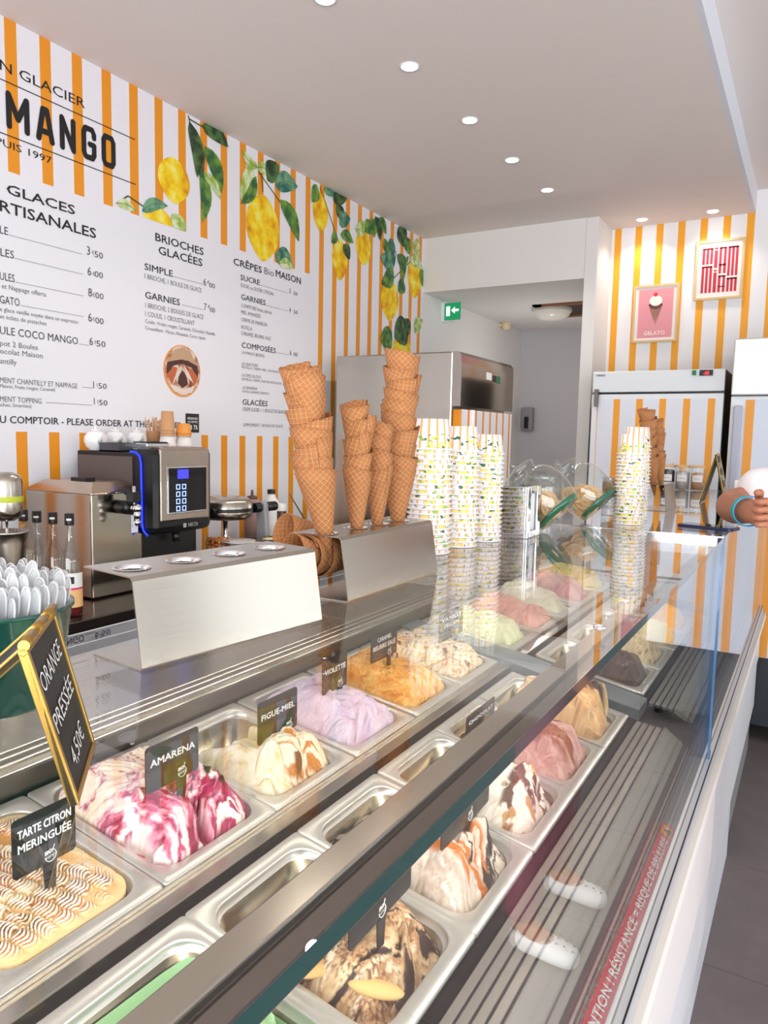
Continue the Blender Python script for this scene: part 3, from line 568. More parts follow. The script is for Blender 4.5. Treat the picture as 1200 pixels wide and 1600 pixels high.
# front deck: slats, sloping panel
SL = brushed('slat steel', (168, 161, 154), .3, (90, 2, 90), .04, .7)
for (ya, yb) in ((YA, 2.03), (2.2, 3.05)):
    for k in range(4):
        x = -.370 + k * .0172
        m = MB(); m.prism([(x, ya, H - .752 - k * .002), (x + .0135, ya, H - .754 - k * .002), (x + .0135, ya, H - .764 - k * .002), (x, ya, H - .766)], (0, yb - ya, 0)); m.build('slat', SL, case, .001)
    m = MB(); m.prism([(-.30, ya, H - .757), (-.297, ya, H - .754), (-.236, ya, H - .80), (-.236, ya, H - .81), (-.30, ya, H - .77)], (0, yb - ya, 0)); m.build('deck_panel', brushed('deck steel', (186, 181, 174), .38, (90, 2, 90), .04, .45), case)
    m = MB(); m.box(-.262, ya, H - .786, -.2585, yb, H - .7795); m.build('deck_ridge', CHROME, case)
rbox(-.375, 3.05, H - .96, -.21, 3.07, H - .80).build('end_plate', mat('dark plate grey', (92, 90, 90), .5, .4), case)  # end plate in plain dark grey
rbox(-.375, YA, H - .80, -.24, 2.2, H - .79).build('gutter', mat('dark gutter', (40, 38, 38), .5), case)
rbox(-.375, 2.2, H - .80, -.24, 3.05, H - .79).build('gutter', MATS['dark gutter'], case)
m = MB(); m.prism([(-.236, YA, H - .806), (-.228, YA, H - .812), (-.2035, YA, H - .826), (-.2035, YA, H - .85), (-.236, YA, H - .85)], (0, YC - YA, 0)); m.build('heater_ledge', brushed('ledge aluminium', (196, 196, 198), .3, (200, 2, 200)), case)
m = MB(); m.box(-.2325, YA, H - .8095, -.230, YC, H - .801); m.box(-.2415, YA, H - .806, -.239, YC, H - .797); m.build('ledge_seal', mat('brown seal', (110, 84, 66), .5), case)
# front rail and white front panels
m = MB(); m.prism([(-.2035, YA, H - .852), (-.2035, YA, H - .838), (-.186, YA, H - .838), (-.182, YA, H - .846), (-.182, YA, H - .872), (-.2035, YA, H - .872)], (0, YC - YA, 0)); m.build('front_rail', mat('rail aluminium', (214, 216, 222), .35, .6), case)
rbox(-.186, YA, H - .8395, -.183, YC, H - .838).build('rail_joint', BLACK, case)
PW = mat('white panel', (236, 236, 240), .4); PWW = mat('warm white panel', (240, 234, 232), .45)
m = MB(); m.prism([(-.205, YA, H - .873), (-.168, YA, H - .873), (-.166, YA, H - .90), (-.205, YA, H - .92)], (0, YC - YA, 0)); m.build('bumper', mat('speckled bumper', (240, 234, 226), .6), case)
yend = onx(1116, 1270, -.168).y
rbox(-.20, YA, H - 1.12, -.168, yend, H - .905).build('front_panel', PWW, case, .003)
rbox(-.20, YA, H - 1.38, -.180, yend + .16, H - 1.125).build('front_panel', PW, case, .003)
rbox(-.20, yend + .01, H - 1.12, -.186, 4.3, H - .905).build('front_panel', PW, case, .003)
rbox(-.20, yend + .17, H - 1.38, -.192, 4.3, H - 1.125).build('front_panel', PW, case, .003)
rbox(-.205, YA, .0, -.195, 3.1, H - 1.385).build('plinth', mat('plinth white', (224, 226, 232), .5), case)
rbox(-.24, YA, .0, -.206, 4.3, H - .86).build('carcass_front', mat('carcass', (150, 150, 152), .5), case)
rbox(-1.585, YA - .03, 0, -.2, YA, H - .56).build('side_panel', PW, case)
# warning sticker on the heater ledge
def sticker(y0, y1, fade=False):
    m = MB(); z = H - .818; a, b = (-.2285, H - .8112), (-.2045, H - .8250)
    U = Vector((0, 1, 0)); V = Vector((a[0] - b[0], 0, a[1] - b[1])).normalized(); wid = Vector((a[0] - b[0], 0, a[1] - b[1])).length; N = Vector((.45, 0, .9)).normalized()
    def Q(u0, v0, u1, v1, e, mi):
        O = Vector((b[0], y0, b[1])) + N * e
        m.add([O + U * u0 + V * v0, O + U * u1 + V * v0, O + U * u1 + V * v1, O + U * u0 + V * v1], [(0, 1, 2, 3)], mi)
    L = y1 - y0; Q(0, 0, L, wid, .0012, 0)
    for u in (.0, L - .05):
        Q(u + .004, .003, u + .04, wid - .003, .0016, 2)
        O = Vector((b[0], y0 + u + .006, b[1])) + N * .002
        m.add([O + V * .006, O + U * .028 + V * .006, O + U * .014 + V * (wid - .005)], [(0, 1, 2)], 3)
    letters(m, 'ATTENTION ! RÉSISTANCE = RISQUE DE BRÛLURE', Vector((b[0], y0 + .05, b[1])) + N * .002 + V * .006, U, V, L - .11, wid - .012, .012, mi=1)
    m.build('warning_sticker', [mat('sticker red', (206, 28, 40), .4), INKW, mat('sticker yellow', (236, 170, 40), .4), BLACK], case)
sticker(.86, 1.62); sticker(3.05, 3.8)
# small ring mark on the top glass
q = onz(937, 981, GT); m = MB(); M = Matrix.Identity(4); m.lathe([(.0075, .0003), (.0075, .003), (.0085, .003), (.0085, .0003)], 24, q); m.build('glass_fixing_ring', CHROME, case)

# ------------------------------------------------------------------ pans
PL, PW_ = .336, .259
def rrect(a, b, r, z, n=6):
    pts = []
    for cx, cy, a0 in ((a - r, b - r, 0), (-a + r, b - r, PI / 2), (-a + r, -b + r, PI), (a - r, -b + r, 1.5 * PI)):
        for k in range(n + 1): t = a0 + PI / 2 * k / n; pts.append((cx + r * math.cos(t), cy + r * math.sin(t), z))
    return pts
def loft(m, loops, mi=0, cap=True):
    n = len(loops[0]); b = len(m.v); vs = [p for L in loops for p in L]
    fs = [(j * n + k, j * n + (k + 1) % n, (j + 1) * n + (k + 1) % n, (j + 1) * n + k) for j in range(len(loops) - 1) for k in range(n)]
    m.add(vs, fs, mi, True)
    if len(loops) > 10: m.mi[-2 * n:] = [1] * (2 * n); mi = 1
    if cap: m.f.append(tuple(b + (len(loops) - 1) * n + k for k in range(n))); m.mi.append(mi); m.sm.append(False)
OA, OB, OR = PL / 2 - .025, PW_ / 2 - .018, .038
pm = MB(); a, b = PL / 2, PW_ / 2
loft(pm, [rrect(a - .003, b - .003, .006, -.012), rrect(a, b, .008, -.010), rrect(a, b, .008, -.001), rrect(a - .002, b - .002, .008, 0), rrect(OA + .003, OB + .003, OR + .003, 0), rrect(OA + .001, OB + .001, OR + .001, -.0012), rrect(OA, OB, OR, -.004),
          rrect(OA - .001, OB - .001, OR, -.014), rrect(OA - .004, OB - .004, OR, -.0145), rrect(OA - .012, OB - .010, OR, -.095), rrect(OA - .02, OB - .018, .03, -.1)])
pan0 = pm.build('gelato_pan', [PANSTEEL, brushed('pan inside shaded', (168, 156, 132), .22, (40, 40, 40), .05)], None, 0, True); first_pan = [pan0]  # inner steel toned darker and golden, standing for shade and reflections
BT, FT = math.atan2(.05, .332), math.atan2(.062, .338)
def pan_frame(row, y):
    if row == 'back': return Matrix.Translation((-.945, y, H - .635)) @ Matrix.Rotation(BT, 4, 'Y')
    return Matrix.Translation((-.545, y, H - .691)) @ Matrix.Rotation(FT, 4, 'Y')
def pan(row, y, label):
    if first_pan: o = first_pan.pop()
    else: o = pan0.copy(); col.objects.link(o)
    o.matrix_world = pan_frame(row, y); tag(o, label, 'pan', 'steel gelato pans in the display case'); return o

# value noise
def _h(i, j, s):
    n = (i.astype(np.int64) * 374761393 + j.astype(np.int64) * 668265263 + s * 1442695041) & 0xffffffff
    n = ((n ^ (n >> 13)) * 1274126177) & 0xffffffff; return ((n ^ (n >> 16)) & 0xffff) / 65535.0
def vn(x, y, s=0):
    i = np.floor(x); j = np.floor(y); fx = x - i; fy = y - j; fx = fx * fx * (3 - 2 * fx); fy = fy * fy * (3 - 2 * fy)
    return (_h(i, j, s) * (1 - fx) + _h(i + 1, j, s) * fx) * (1 - fy) + (_h(i, j + 1, s) * (1 - fx) + _h(i + 1, j + 1, s) * fx) * fy
def fbm(x, y, s=0, o=4):
    r = 0; a = .5; t = 0
    for k in range(o): r = r + a * vn(x, y, s + k * 17); t += a; x = x * 2.03 + 5.1; y = y * 2.03 + 1.7; a *= .5
    return r / t
def sstep(x, a, b): t = np.clip((x - a) / (b - a), 0, 1); return t * t * (3 - 2 * t)
def lin(c): return np.array(S(*c)[:3])
def gel_mat():
    if 'gelato' in MATS: return MATS['gelato']
    m = mat('gelato', (255, 255, 255), .42, sss=.0, coat=.0, spec=.35); n = NT(m); a = n.new('ShaderNodeVertexColor'); a.layer_name = 'Col'; n.link(a.outputs[0], n.b.inputs['Base Color'])
    v, x = n.obj(); f, _ = n.noise(v, 160, 6, .7); n.bump(f, .35, .0014); return m
def sculpt(X, Y, fill, strokes, seed):
    Hh = fill + .0; idx = np.full(X.shape, -1); SS = X.copy(); TT = Y.copy()
    wx = (fbm(X * 22, Y * 22, seed) - .5) * .030 + (fbm(X * 70, Y * 70, seed + 4) - .5) * .008; wy = (fbm(X * 22 + 9, Y * 22, seed + 3) - .5) * .030 + (fbm(X * 70, Y * 70, seed + 6) - .5) * .008
    small = []; r = random.Random(seed * 7 + 1)
    for (cx, cy, ang, ln, wd, ht, base, cv) in strokes:
        for q in range(4):
            small.append((cx + r.uniform(-.6, .6) * ln, cy + r.uniform(-1, 1) * wd, ang + r.uniform(-.6, .6), ln * r.uniform(.25, .6), wd * r.uniform(.22, .5), ht * r.uniform(.3, .6), base + ht * r.uniform(.3, .72), cv * 2.5))
    for k, (cx, cy, ang, ln, wd, ht, base, cv) in enumerate(list(strokes) + small):
        dx = X + wx - cx; dy = Y + wy - cy; s = dx * math.cos(ang) + dy * math.sin(ang); t = -dx * math.sin(ang) + dy * math.cos(ang); t = t + cv * s * s
        q = 1 - (s / ln) ** 2 - (t / wd) ** 2
        g = .0016 * np.sin(t * 620 + k + 5 * fbm(s * 12, t * 20, k)) * fbm(s * 22, t * 120, seed + k, 2) + .0050 * (fbm(s * 30, t * 110, seed + k + 9, 3) - .5)
        h = np.where(q > 0, base + ht * np.clip(q, 0, 1) ** .62 * (1 + .5 * t / wd) + g, -1)
        mk = h > Hh; Hh = np.where(mk, h, Hh); idx = np.where(mk, k, idx); SS = np.where(mk, s, SS); TT = np.where(mk, t, TT)
    torn = sstep(fbm(X * 34, Y * 34, seed + 21), .5, .62); Hh = Hh + torn * .0045 * (fbm(X * 190, Y * 190, seed + 22, 3) - .45) * (Hh > fill + .002)
    return Hh, idx, SS, TT
def rstrokes(seed, n, cx, cy, ang, dang, ln=(.045, .09), wd=(.018, .036), ht=(.012, .026), base=(-.02, .02)):
    r = random.Random(seed); out = []
    for k in range(n):
        x, y = r.uniform(*cx), r.uniform(*cy); e = 1 - ((x - sum(cx) / 2) / (abs(cx[1] - cx[0]) * .75)) ** 2 * .6 - ((y) / .14) ** 2 * .6
        out.append((x, y, ang + r.uniform(-dang, dang), r.uniform(*ln), r.uniform(*wd), r.uniform(*ht), base[0] + (base[1] - base[0]) * max(0, e) * r.uniform(.55, 1), r.uniform(-7, 7)))
    return out
def rampc(v, stops):
    out = np.zeros(v.shape + (3,)); out[:] = lin(stops[0][1])
    for (p0, c0), (p1, c1) in zip(stops, stops[1:]):
        t = sstep(v, p0, p1)[..., None]; out = out * (1 - t) + lin(c1) * t
    return out
def gelato(row, y, label, fn, step=.0018):
    nx, ny = int(2 * OA / step), int(2 * OB / step); a, b = OA - .0058, OB - .0058
    X, Y = np.meshgrid(np.linspace(-a, a, nx), np.linspace(-b, b, ny), indexing='ij'); r = OR - .002
    cx = np.sign(X) * (a - r); cy = np.sign(Y) * (b - r); ins = (np.abs(X) > a - r) & (np.abs(Y) > b - r); d = np.hypot(X - cx, Y - cy); k = np.where(ins & (d > r), r / np.maximum(d, 1e-9), 1)
    X = np.where(ins, cx + (X - cx) * k, X); Y = np.where(ins, cy + (Y - cy) * k, Y)
    de = np.minimum(a - np.abs(X), b - np.abs(Y)); de = np.where(ins, np.minimum(de, r - np.minimum(np.hypot(X - cx, Y - cy), r)), de)
    edge = sstep(de, 0, .046) ** .7
    Z, C = fn(X, Y, edge); Z = np.where(de < .0004, Z - .012, Z)
    shr = 1 - np.clip(-Z - .014, 0, .08) * .1; 
    co = np.stack([X * shr, Y * (1 - np.clip(-Z - .014, 0, .08) * .09), Z], -1).reshape(-1, 3)
    ii = np.arange(nx * ny).reshape(nx, ny); f = np.stack([ii[:-1, :-1], ii[1:, :-1], ii[1:, 1:], ii[:-1, 1:]], -1).reshape(-1, 4)
    me = bpy.data.meshes.new('gelato'); me.vertices.add(len(co)); me.vertices.foreach_set('co', co.ravel()); me.loops.add(f.size); me.loops.foreach_set('vertex_index', f.ravel())
    me.polygons.add(len(f)); me.polygons.foreach_set('loop_start', np.arange(0, f.size, 4)); me.polygons.foreach_set('loop_total', np.full(len(f), 4)); me.update(calc_edges=True)
    me.polygons.foreach_set('use_smooth', np.ones(len(f), bool)); at = me.color_attributes.new('Col', 'FLOAT_COLOR', 'POINT')
    cc = np.concatenate([C.reshape(-1, 3), np.ones((len(co), 1))], 1); at.data.foreach_set('color', cc.ravel()); me.materials.append(gel_mat())
    o = bpy.data.objects.new('gelato', me); col.objects.link(o); o.matrix_world = pan_frame(row, y); tag(o, label, 'ice cream', 'gelato in the display case pans'); return o
def creamy(seed, strokes, stops, fill=-.018, stretch=(20, 130), extra=None, slope=0, rough=.0, warp=.35, keep=0, zone=None):
    def fn(X, Y, e):
        fl = fill + slope * X + .004 * (fbm(X * 40, Y * 40, seed) - .5)
        if zone is not None: fl = np.where(True, fl + (zone[1] - fill) * (1 - sstep(X, zone[0] - .03, zone[0] + .03)), fl)
        Hh, idx, s, t = sculpt(X, Y, fl, strokes, seed)
        if rough: Hh = Hh + rough * (fbm(X * 120, Y * 120, seed + 5) - .5)
        e2 = e * (1 - keep) + keep; Z = fl + (Hh - fl) * e2
        v = fbm(s * stretch[0] + idx * 3.7 + warp * fbm(X * 30, Y * 30, seed + 8) * 6, t * stretch[1] + warp * 6 * fbm(X * 26, Y * 26, seed + 2), seed + 11)
        C = rampc(v, stops)
        if extra: Z, C = extra(X, Y, Z, C, idx, s, t)
        return Z, C
    return fn
# --- meringue of the lemon tart
def meringue(X, Y, e):
    ca, sa = math.cos(.35), math.sin(.35); A = X * ca + Y * sa; B = -X * sa + Y * ca
    B = B + .016 * (fbm(A * 14, B * 9, 3) - .5); pw = .026; row = np.floor(B / pw); c = (B / pw - row - .5) * 2
    off = _h(row, row * 0 + 3, 5) * .05; seg = .036; sg = np.floor((A + off) / seg); fr = (A + off) / seg - sg
    ph = (A + off) / .0056 + c * c * 1.5 * np.where(_h(row, sg, 8) > .45, 1, -1) + .6 * fbm(A * 50, B * 50, 2); rib = .5 + .5 * np.sin(2 * PI * ph)
    gap = sstep(_h(row, sg, 9) + .15 * fbm(A * 60, B * 60, 4), .14, .22); env = np.clip(1 - np.abs(c) ** 5, 0, 1) * np.clip(1 - np.abs(2 * fr - 1) ** 9, 0, 1) * gap
    Z = .001 + .010 * env * e - .0030 * (1 - rib) * env * e - .004 * (1 - e) + .006 * (fbm(X * 25, Y * 25, 7) - .5)
    base = rampc(fbm(X * 22, Y * 22, 12), [(.3, (250, 214, 150)), (.55, (246, 198, 132)), (.75, (230, 170, 100))])
    tst = sstep(1 - rib, .46, .62) * np.clip(env * 1.6, 0, 1) * sstep(fbm(X * 24, Y * 24, 21), .22, .40); cr = rampc(rib, [(.3, (246, 222, 176)), (.7, (255, 250, 234))])
    C = base * (1 - (env * .95)[..., None]) + cr * (env * .95)[..., None]; brown = rampc(fbm(X * 60, Y * 60, 5), [(.35, (112, 54, 14)), (.65, (184, 104, 42))])
    C = C * (1 - (.95 * tst)[..., None]) + brown * (.95 * tst)[..., None]
    k = sstep(e, .1, .5)[..., None]; C = C * k + lin((248, 216, 156)) * (1 - k); return Z, C
def chunks(colr, dens, seed, size=60, hgt=.003, zone=None, soft=.03):
    def f(X, Y, Z, C, idx, s, t):
        v = fbm(X * size, Y * size, seed, 3); k = sstep(v, dens, dens + soft)
        if zone is not None: k = k * zone(X, Y)
        return Z + hgt * k, C * (1 - k[..., None]) + lin(colr) * k[..., None]
    return f
def combo(*fs):
    def f(X, Y, Z, C, idx, s, t):
        for g in fs: Z, C = g(X, Y, Z, C, idx, s, t)
        return Z, C
    return f
def blob(cx, cy, rx, ry): return lambda X, Y: sstep(1 - ((X - cx) / rx) ** 2 - ((Y - cy) / ry) ** 2, 0, .35)
yb = [.595, .857, 1.116, 1.382, 1.652, 1.917]
pan('back', .333, 'steel pan cut off at the left edge, before the lemon meringue pan')
pan('back', yb[0], 'steel pan holding the toasted lemon meringue gelato'); gelato('back', yb[0], 'lemon meringue gelato topped with rows of toasted ribbed meringue', meringue, .0011)
# amarena
R_ = random.Random(4)
ama = rstrokes(11, 22, (-.11, .12), (-.09, .09), 1.0, .7, (.05, .1), (.02, .04), (.012, .026), (-.006, .034))
ama += [(.06, -.045, .15, .09, .045, .026, .028, 3), (.055, .05, 2.3, .07, .035, .03, .034, -4), (-.06, -.03, .6, .10, .05, .022, .03, 2)]
def ama_ex(X, Y, Z, C, idx, s, t):
    k = sstep(-X, .0, .05)[..., None]; v = fbm(X * 26 + 3 * fbm(X * 20, Y * 20, 2), Y * 26, 31)
    pale = rampc(v, [(.36, (252, 232, 206)), (.54, (250, 226, 204)), (.575, (176, 70, 110)), (.61, (240, 208, 204)), (.7, (250, 232, 214))])
    C = C * (1 - k) + pale * k
    v2 = fbm(s * 16 + idx * 2.1, t * 70, 44); q = (sstep(v2, .48, .56) * blob(.07, .055, .10, .09)(X, Y))[..., None]; C = C * (1 - q) + lin((178, 30, 88)) * q
    return chunks((64, 18, 34), .66, 9, 52, .004, blob(.035, .05, .09, .08), .02)(X, Y, Z, C, idx, s, t)
pan('back', yb[1], 'steel pan holding the cream and cherry gelato'); gelato('back', yb[1], 'cream and magenta cherry ripple gelato heaped behind the AMARENA sign',
    creamy(11, ama, [(.32, (255, 240, 230)), (.44, (252, 222, 220)), (.53, (232, 150, 172)), (.60, (204, 78, 118)), (.70, (150, 24, 66))], extra=ama_ex, keep=.35))
# fig and honey: piled at the customer side, pan wall bare at the back
fig = rstrokes(23, 12, (0, .12), (-.08, .07), .5, .8, (.04, .08), (.022, .04), (.018, .03), (-.02, .012)) + [(.085, -.02, 1.3, .05, .04, .035, .03, 2), (.06, -.065, .2, .08, .045, .03, .012, -3), (.09, .045, .7, .055, .03, .025, .022, 3), (-.02, -.07, .5, .07, .035, .02, -.01, 0)]
def fig_ex(X, Y, Z, C, idx, s, t):
    v = fbm(s * 18 + idx, t * 80, 5); q = (sstep(v, .52, .6) * blob(.10, .05, .08, .10)(X, Y))[..., None]; C = C * (1 - q) + lin((206, 130, 60)) * q
    return chunks((116, 74, 40), .62, 19, 60, .003, blob(.12, .03, .035, .05), .03)(X, Y, Z, C, idx, s, t)
pan('back', yb[2], 'steel pan half bare at the back, holding the fig and honey gelato'); gelato('back', yb[2], 'ivory fig and honey gelato with caramel streaks beside the FIGUE-MIEL sign',
    creamy(23, fig, [(.3, (255, 244, 218)), (.6, (252, 236, 200)), (.75, (240, 212, 160))], extra=fig_ex, fill=-.04, zone=(-.03, -.088), keep=.3))
vio = rstrokes(37, 14, (-.08, .12), (-.09, .09), .9, .8, (.05, .1), (.025, .05), (.012, .024), (-.006, .024)) + [(.01, -.03, .7, .11, .05, .03, .03, 3), (.07, .03, 2.5, .07, .045, .025, .02, -3), (-.04, .05, .2, .06, .04, .02, .03, 0)]
pan('back', yb[3], 'steel pan holding the lilac violet gelato'); gelato('back', yb[3], 'pale lilac gelato mound beside the VIOLETTE sign', creamy(37, vio, [(.3, (232, 214, 232)), (.6, (224, 204, 226)), (.8, (206, 184, 212))], keep=.35, rough=.003))
car = rstrokes(41, 22, (-.1, .13), (-.09, .09), .3, .6, (.05, .09), (.014, .026), (.016, .028), (-.006, .028))
pan('back', yb[4], 'steel pan holding the salted butter caramel gelato'); gelato('back', yb[4], 'orange caramel gelato in glossy folds below the CARAMEL BEURRE SALÉ sign', creamy(41, car, [(.3, (250, 206, 128)), (.5, (246, 190, 104)), (.66, (232, 158, 70)), (.78, (214, 128, 44))], keep=.4))
coo = rstrokes(53, 18, (-.11, .13), (-.09, .09), 1.2, .7, (.05, .09), (.02, .034), (.014, .026), (-.004, .03))
pan('back', yb[5], 'last steel pan of the near module, holding the cream gelato with caramel ribbons'); gelato('back', yb[5], 'cream gelato with tan caramel ribbons, last mound before the cross bar',
    creamy(53, coo, [(.3, (255, 240, 208)), (.5, (252, 228, 184)), (.58, (206, 146, 96)), (.64, (250, 226, 188)), (.76, (182, 122, 78))], stretch=(10, 120), keep=.4, extra=chunks((108, 66, 40), .70, 3, 70)))
for k, (lab, plab, cols, sd) in enumerate([('pale pistachio gelato, first mound beyond the cross bar', 'first steel pan beyond the cross bar, back row', [(.3, (238, 238, 196)), (.6, (228, 230, 178)), (.8, (206, 200, 140))], 61),
        ('salmon pink gelato next to the pale pistachio one', 'second steel pan beyond the cross bar, back row', [(.3, (240, 176, 158)), (.6, (234, 158, 142)), (.8, (222, 136, 120))], 62),
        ('off-white gelato between the two pink ones', 'third steel pan beyond the cross bar, back row', [(.3, (246, 240, 218)), (.6, (240, 232, 204)), (.8, (224, 214, 180))], 63),
        ('rose pink gelato between the off-white and the yellow one', 'fourth steel pan beyond the cross bar, back row', [(.3, (238, 176, 172)), (.6, (230, 154, 154)), (.8, (214, 130, 134))], 64),
        ('bright yellow gelato at the far end of the back row', 'farthest steel pan of the back row', [(.3, (255, 226, 130)), (.6, (252, 206, 92)), (.8, (244, 178, 60))], 65)]):
    y = 2.305 + k * .2655; pan('back', y, plab); gelato('back', y, lab, creamy(sd, rstrokes(sd, 12, (-.09, .12), (-.09, .09), .8, .8, (.06, .11), (.03, .055), (.016, .03), (0, .032)), cols, keep=.35), .003)
# front row
yf = [.565, .822, 1.078, 1.342, 1.595, 1.845]
def empt(X, Y): return X * 0
pan('front', yf[0], 'front row steel pan holding the green gelato at the lower edge')
gelato('front', yf[0], 'pale green gelato scooped down to a smear in the pan', creamy(71, rstrokes(71, 8, (.02, .13), (-.09, .09), .6, .8, (.05, .08), (.02, .04), (.016, .03), (-.02, .016)) + rstrokes(72, 4, (-.15, -.1), (-.07, .07), .3, .9, (.02, .04), (.006, .012), (.006, .012), (-.05, -.03)),
    [(.3, (172, 208, 160)), (.6, (150, 192, 138)), (.8, (128, 172, 118))], fill=-.03, zone=(.0, -.07), keep=.4))
gm = MB(); lo = [rrect(OA - .0085 - (-.014 - z) * .1, OB - .0085 - (-.014 - z) * .09, OR, z) for z in (-.02, -.05, -.085)]
loft(gm, lo, 0, False); gm.v = [(x - .001 * (1 if x > 0 else -1), y, z + .006 * math.sin(x * 90 + y * 60) * (1 if z > -.03 else 0)) for x, y, z in gm.v]
o = gm.build('gelato_smear', mat('green smear', (166, 204, 156), .4), None, 0, True); o.matrix_world = pan_frame('front', yf[0]); tag(o, 'thin pale green coat of gelato on the pan walls', 'ice cream')
tir = rstrokes(81, 16, (.0, .13), (-.09, .09), 1.25, .7, (.05, .09), (.02, .038), (.016, .028), (-.03, .01)) + [(.03, .02, 1.1, .10, .035, .03, .014, 3), (.07, -.03, 1.5, .09, .035, .028, .008, -3)]
def tir_ex(X, Y, Z, C, idx, s, t):
    k = (sstep(vn(X * 420, Y * 420, 3), .52, .7) * sstep(fbm(X * 16, Y * 16, 8), .40, .56) * .85)[..., None]; C = C * (1 - k) + lin((112, 62, 36)) * k
    v = fbm(s * 12 + idx, t * 60, 66); q = sstep(v, .60, .64)[..., None]; C = C * (1 - q) + lin((58, 36, 28)) * q; return Z, C
pan('front', yf[1], 'front row steel pan bare at the back, holding the tiramisu gelato'); gelato('front', yf[1], 'coffee and cream gelato dusted with cocoa, with sponge fingers in it',
    creamy(81, tir, [(.3, (226, 196, 156)), (.5, (206, 168, 124)), (.6, (170, 124, 84)), (.72, (228, 204, 172))], fill=-.045, zone=(-.03, -.088), extra=tir_ex, keep=.25, rough=.002))
for cx, cy, an, lb in [(.070, -.020, .95, 'pale sponge finger lying on top of the cocoa dusted gelato'), (.030, -.078, 1.2, 'sponge finger at the near pan edge of the cocoa dusted gelato'), (.105, -.058, .6, 'sponge finger sunk in the cocoa dusted gelato at the customer side')]:
    m = MB(); m.ball((0, 0, 0), 1, 20, 12, 0, (.040, .0135, .0095)); m.v = [(x * (1 if abs(x) < .02 else .96), y, z) for x, y, z in m.v]
    o = m.build('sponge_finger', mat('sponge biscuit', (226, 182, 118), .8), None, 0, True); o.matrix_world = pan_frame('front', yf[1]) @ Matrix.Translation((cx, cy, .020 if cx > .06 and cx < .1 else .004)) @ Matrix.Rotation(an, 4, 'Z') @ Matrix.Rotation(.12, 4, 'Y'); tag(o, lb, 'biscuit', 'sponge fingers in the cocoa dusted gelato')
CHOC = (62, 44, 40)
mar = rstrokes(91, 10, (-.02, .13), (-.09, .09), 1.2, .7, (.05, .09), (.02, .034), (.014, .026), (-.02, .02)) + [(.05, -.055, 1.45 - PI / 2, .11, .040, .036, .022, 2), (.05, .035, 1.4, .055, .06, .034, .03, 4), (.12, .03, 2.2, .04, .04, .02, .004, 0), (-.10, -.04, .6, .05, .03, .02, -.03, 0), (-.11, .03, 1.2, .04, .03, .02, -.03, 0)]
def mar_ex(X, Y, Z, C, idx, s, t):
    v = fbm(X * 16 + 2.5 * fbm(X * 30, Y * 30, 71), Y * 30 + 4 * fbm(X * 22, Y * 22, 77), 99); q = (sstep(v, .40, .43) * (1 - sstep(v, .55, .57)) * blob(.06, .05, .13, .085)(X, Y))[..., None]; C = C * (1 - q) + lin(CHOC) * q; Z = Z + .002 * q[..., 0]
    o = (sstep(fbm(X * 14, Y * 46 + 3 * fbm(X * 20, Y * 20, 5), 123), .545, .57) * blob(.05, -.02, .16, .05)(X, Y))[..., None]; C = C * (1 - o) + lin((214, 122, 48)) * o; 
    bk = sstep(-X, .03, .06); r_ = sstep(fbm(X * 60, Y * 60, 31), .55, .62) * bk; C = C * (1 - r_[..., None]) + lin((54, 38, 32)) * r_[..., None]; return Z + .004 * r_, C
pan('front', yf[2], 'front row steel pan holding the caramel and chocolate marbled gelato'); gelato('front', yf[2], 'white gelato marbled with dark chocolate and orange caramel',
    creamy(91, mar, [(.3, (238, 222, 204)), (.5, (228, 208, 190)), (.62, (206, 180, 158)), (.76, (240, 230, 220))], fill=-.034, zone=(-.04, -.05), extra=mar_ex, keep=.3))
wsw = rstrokes(101, 8, (.0, .13), (-.09, .09), .9, .6, (.05, .09), (.025, .045), (.016, .026), (-.02, .016)) + [(.02, -.02, .4, .12, .06, .034, .03, 3), (-.02, .04, 1.0, .07, .05, .03, .03, 2), (.11, -.02, 1.4, .07, .03, .02, .006, 4)]
def wsw_ex(X, Y, Z, C, idx, s, t):
    v = fbm(X * 24 + 4 * fbm(X * 20, Y * 20, 3), Y * 24 + 3 * fbm(X * 20, Y * 20, 13), 55); q = (sstep(v, .46, .50) * (1 - sstep(v, .6, .62)) * np.clip(blob(.11, -.02, .05, .11)(X, Y) + blob(.07, .06, .05, .03)(X, Y), 0, 1))[..., None]; C = C * (1 - q) + lin((96, 60, 40)) * q
    g = (sstep(fbm(X * 40, Y * 40, 6), .56, .6) * blob(.10, -.03, .045, .08)(X, Y))[..., None]; C = C * (1 - g) + lin((196, 140, 84)) * g
    st = (sstep(np.sin(t * 260 + 4 * fbm(X * 18, Y * 18, 5)), .93, 1) * blob(-.02, .06, .09, .06)(X, Y))[..., None]; return Z + .003 * q[..., 0], C * (1 - st * .7) + lin((120, 88, 66)) * st * .7
pan('front', yf[3], 'front row steel pan bare at the back, holding the white swirled gelato'); gelato('front', yf[3], 'smooth white gelato with brown hazelnut spread folded in at the front',
    creamy(101, wsw, [(.3, (244, 234, 220)), (.6, (236, 222, 204)), (.8, (220, 200, 178))], fill=-.03, zone=(-.055, -.088), extra=wsw_ex, keep=.3))
ros = rstrokes(111, 12, (.0, .13), (-.09, .09), .2, .6, (.05, .09), (.016, .032), (.014, .024), (-.02, .02)) + [(.03, -.03, .1, .11, .035, .03, .03, 0), (.05, .02, .2, .10, .03, .03, .026, 0)]
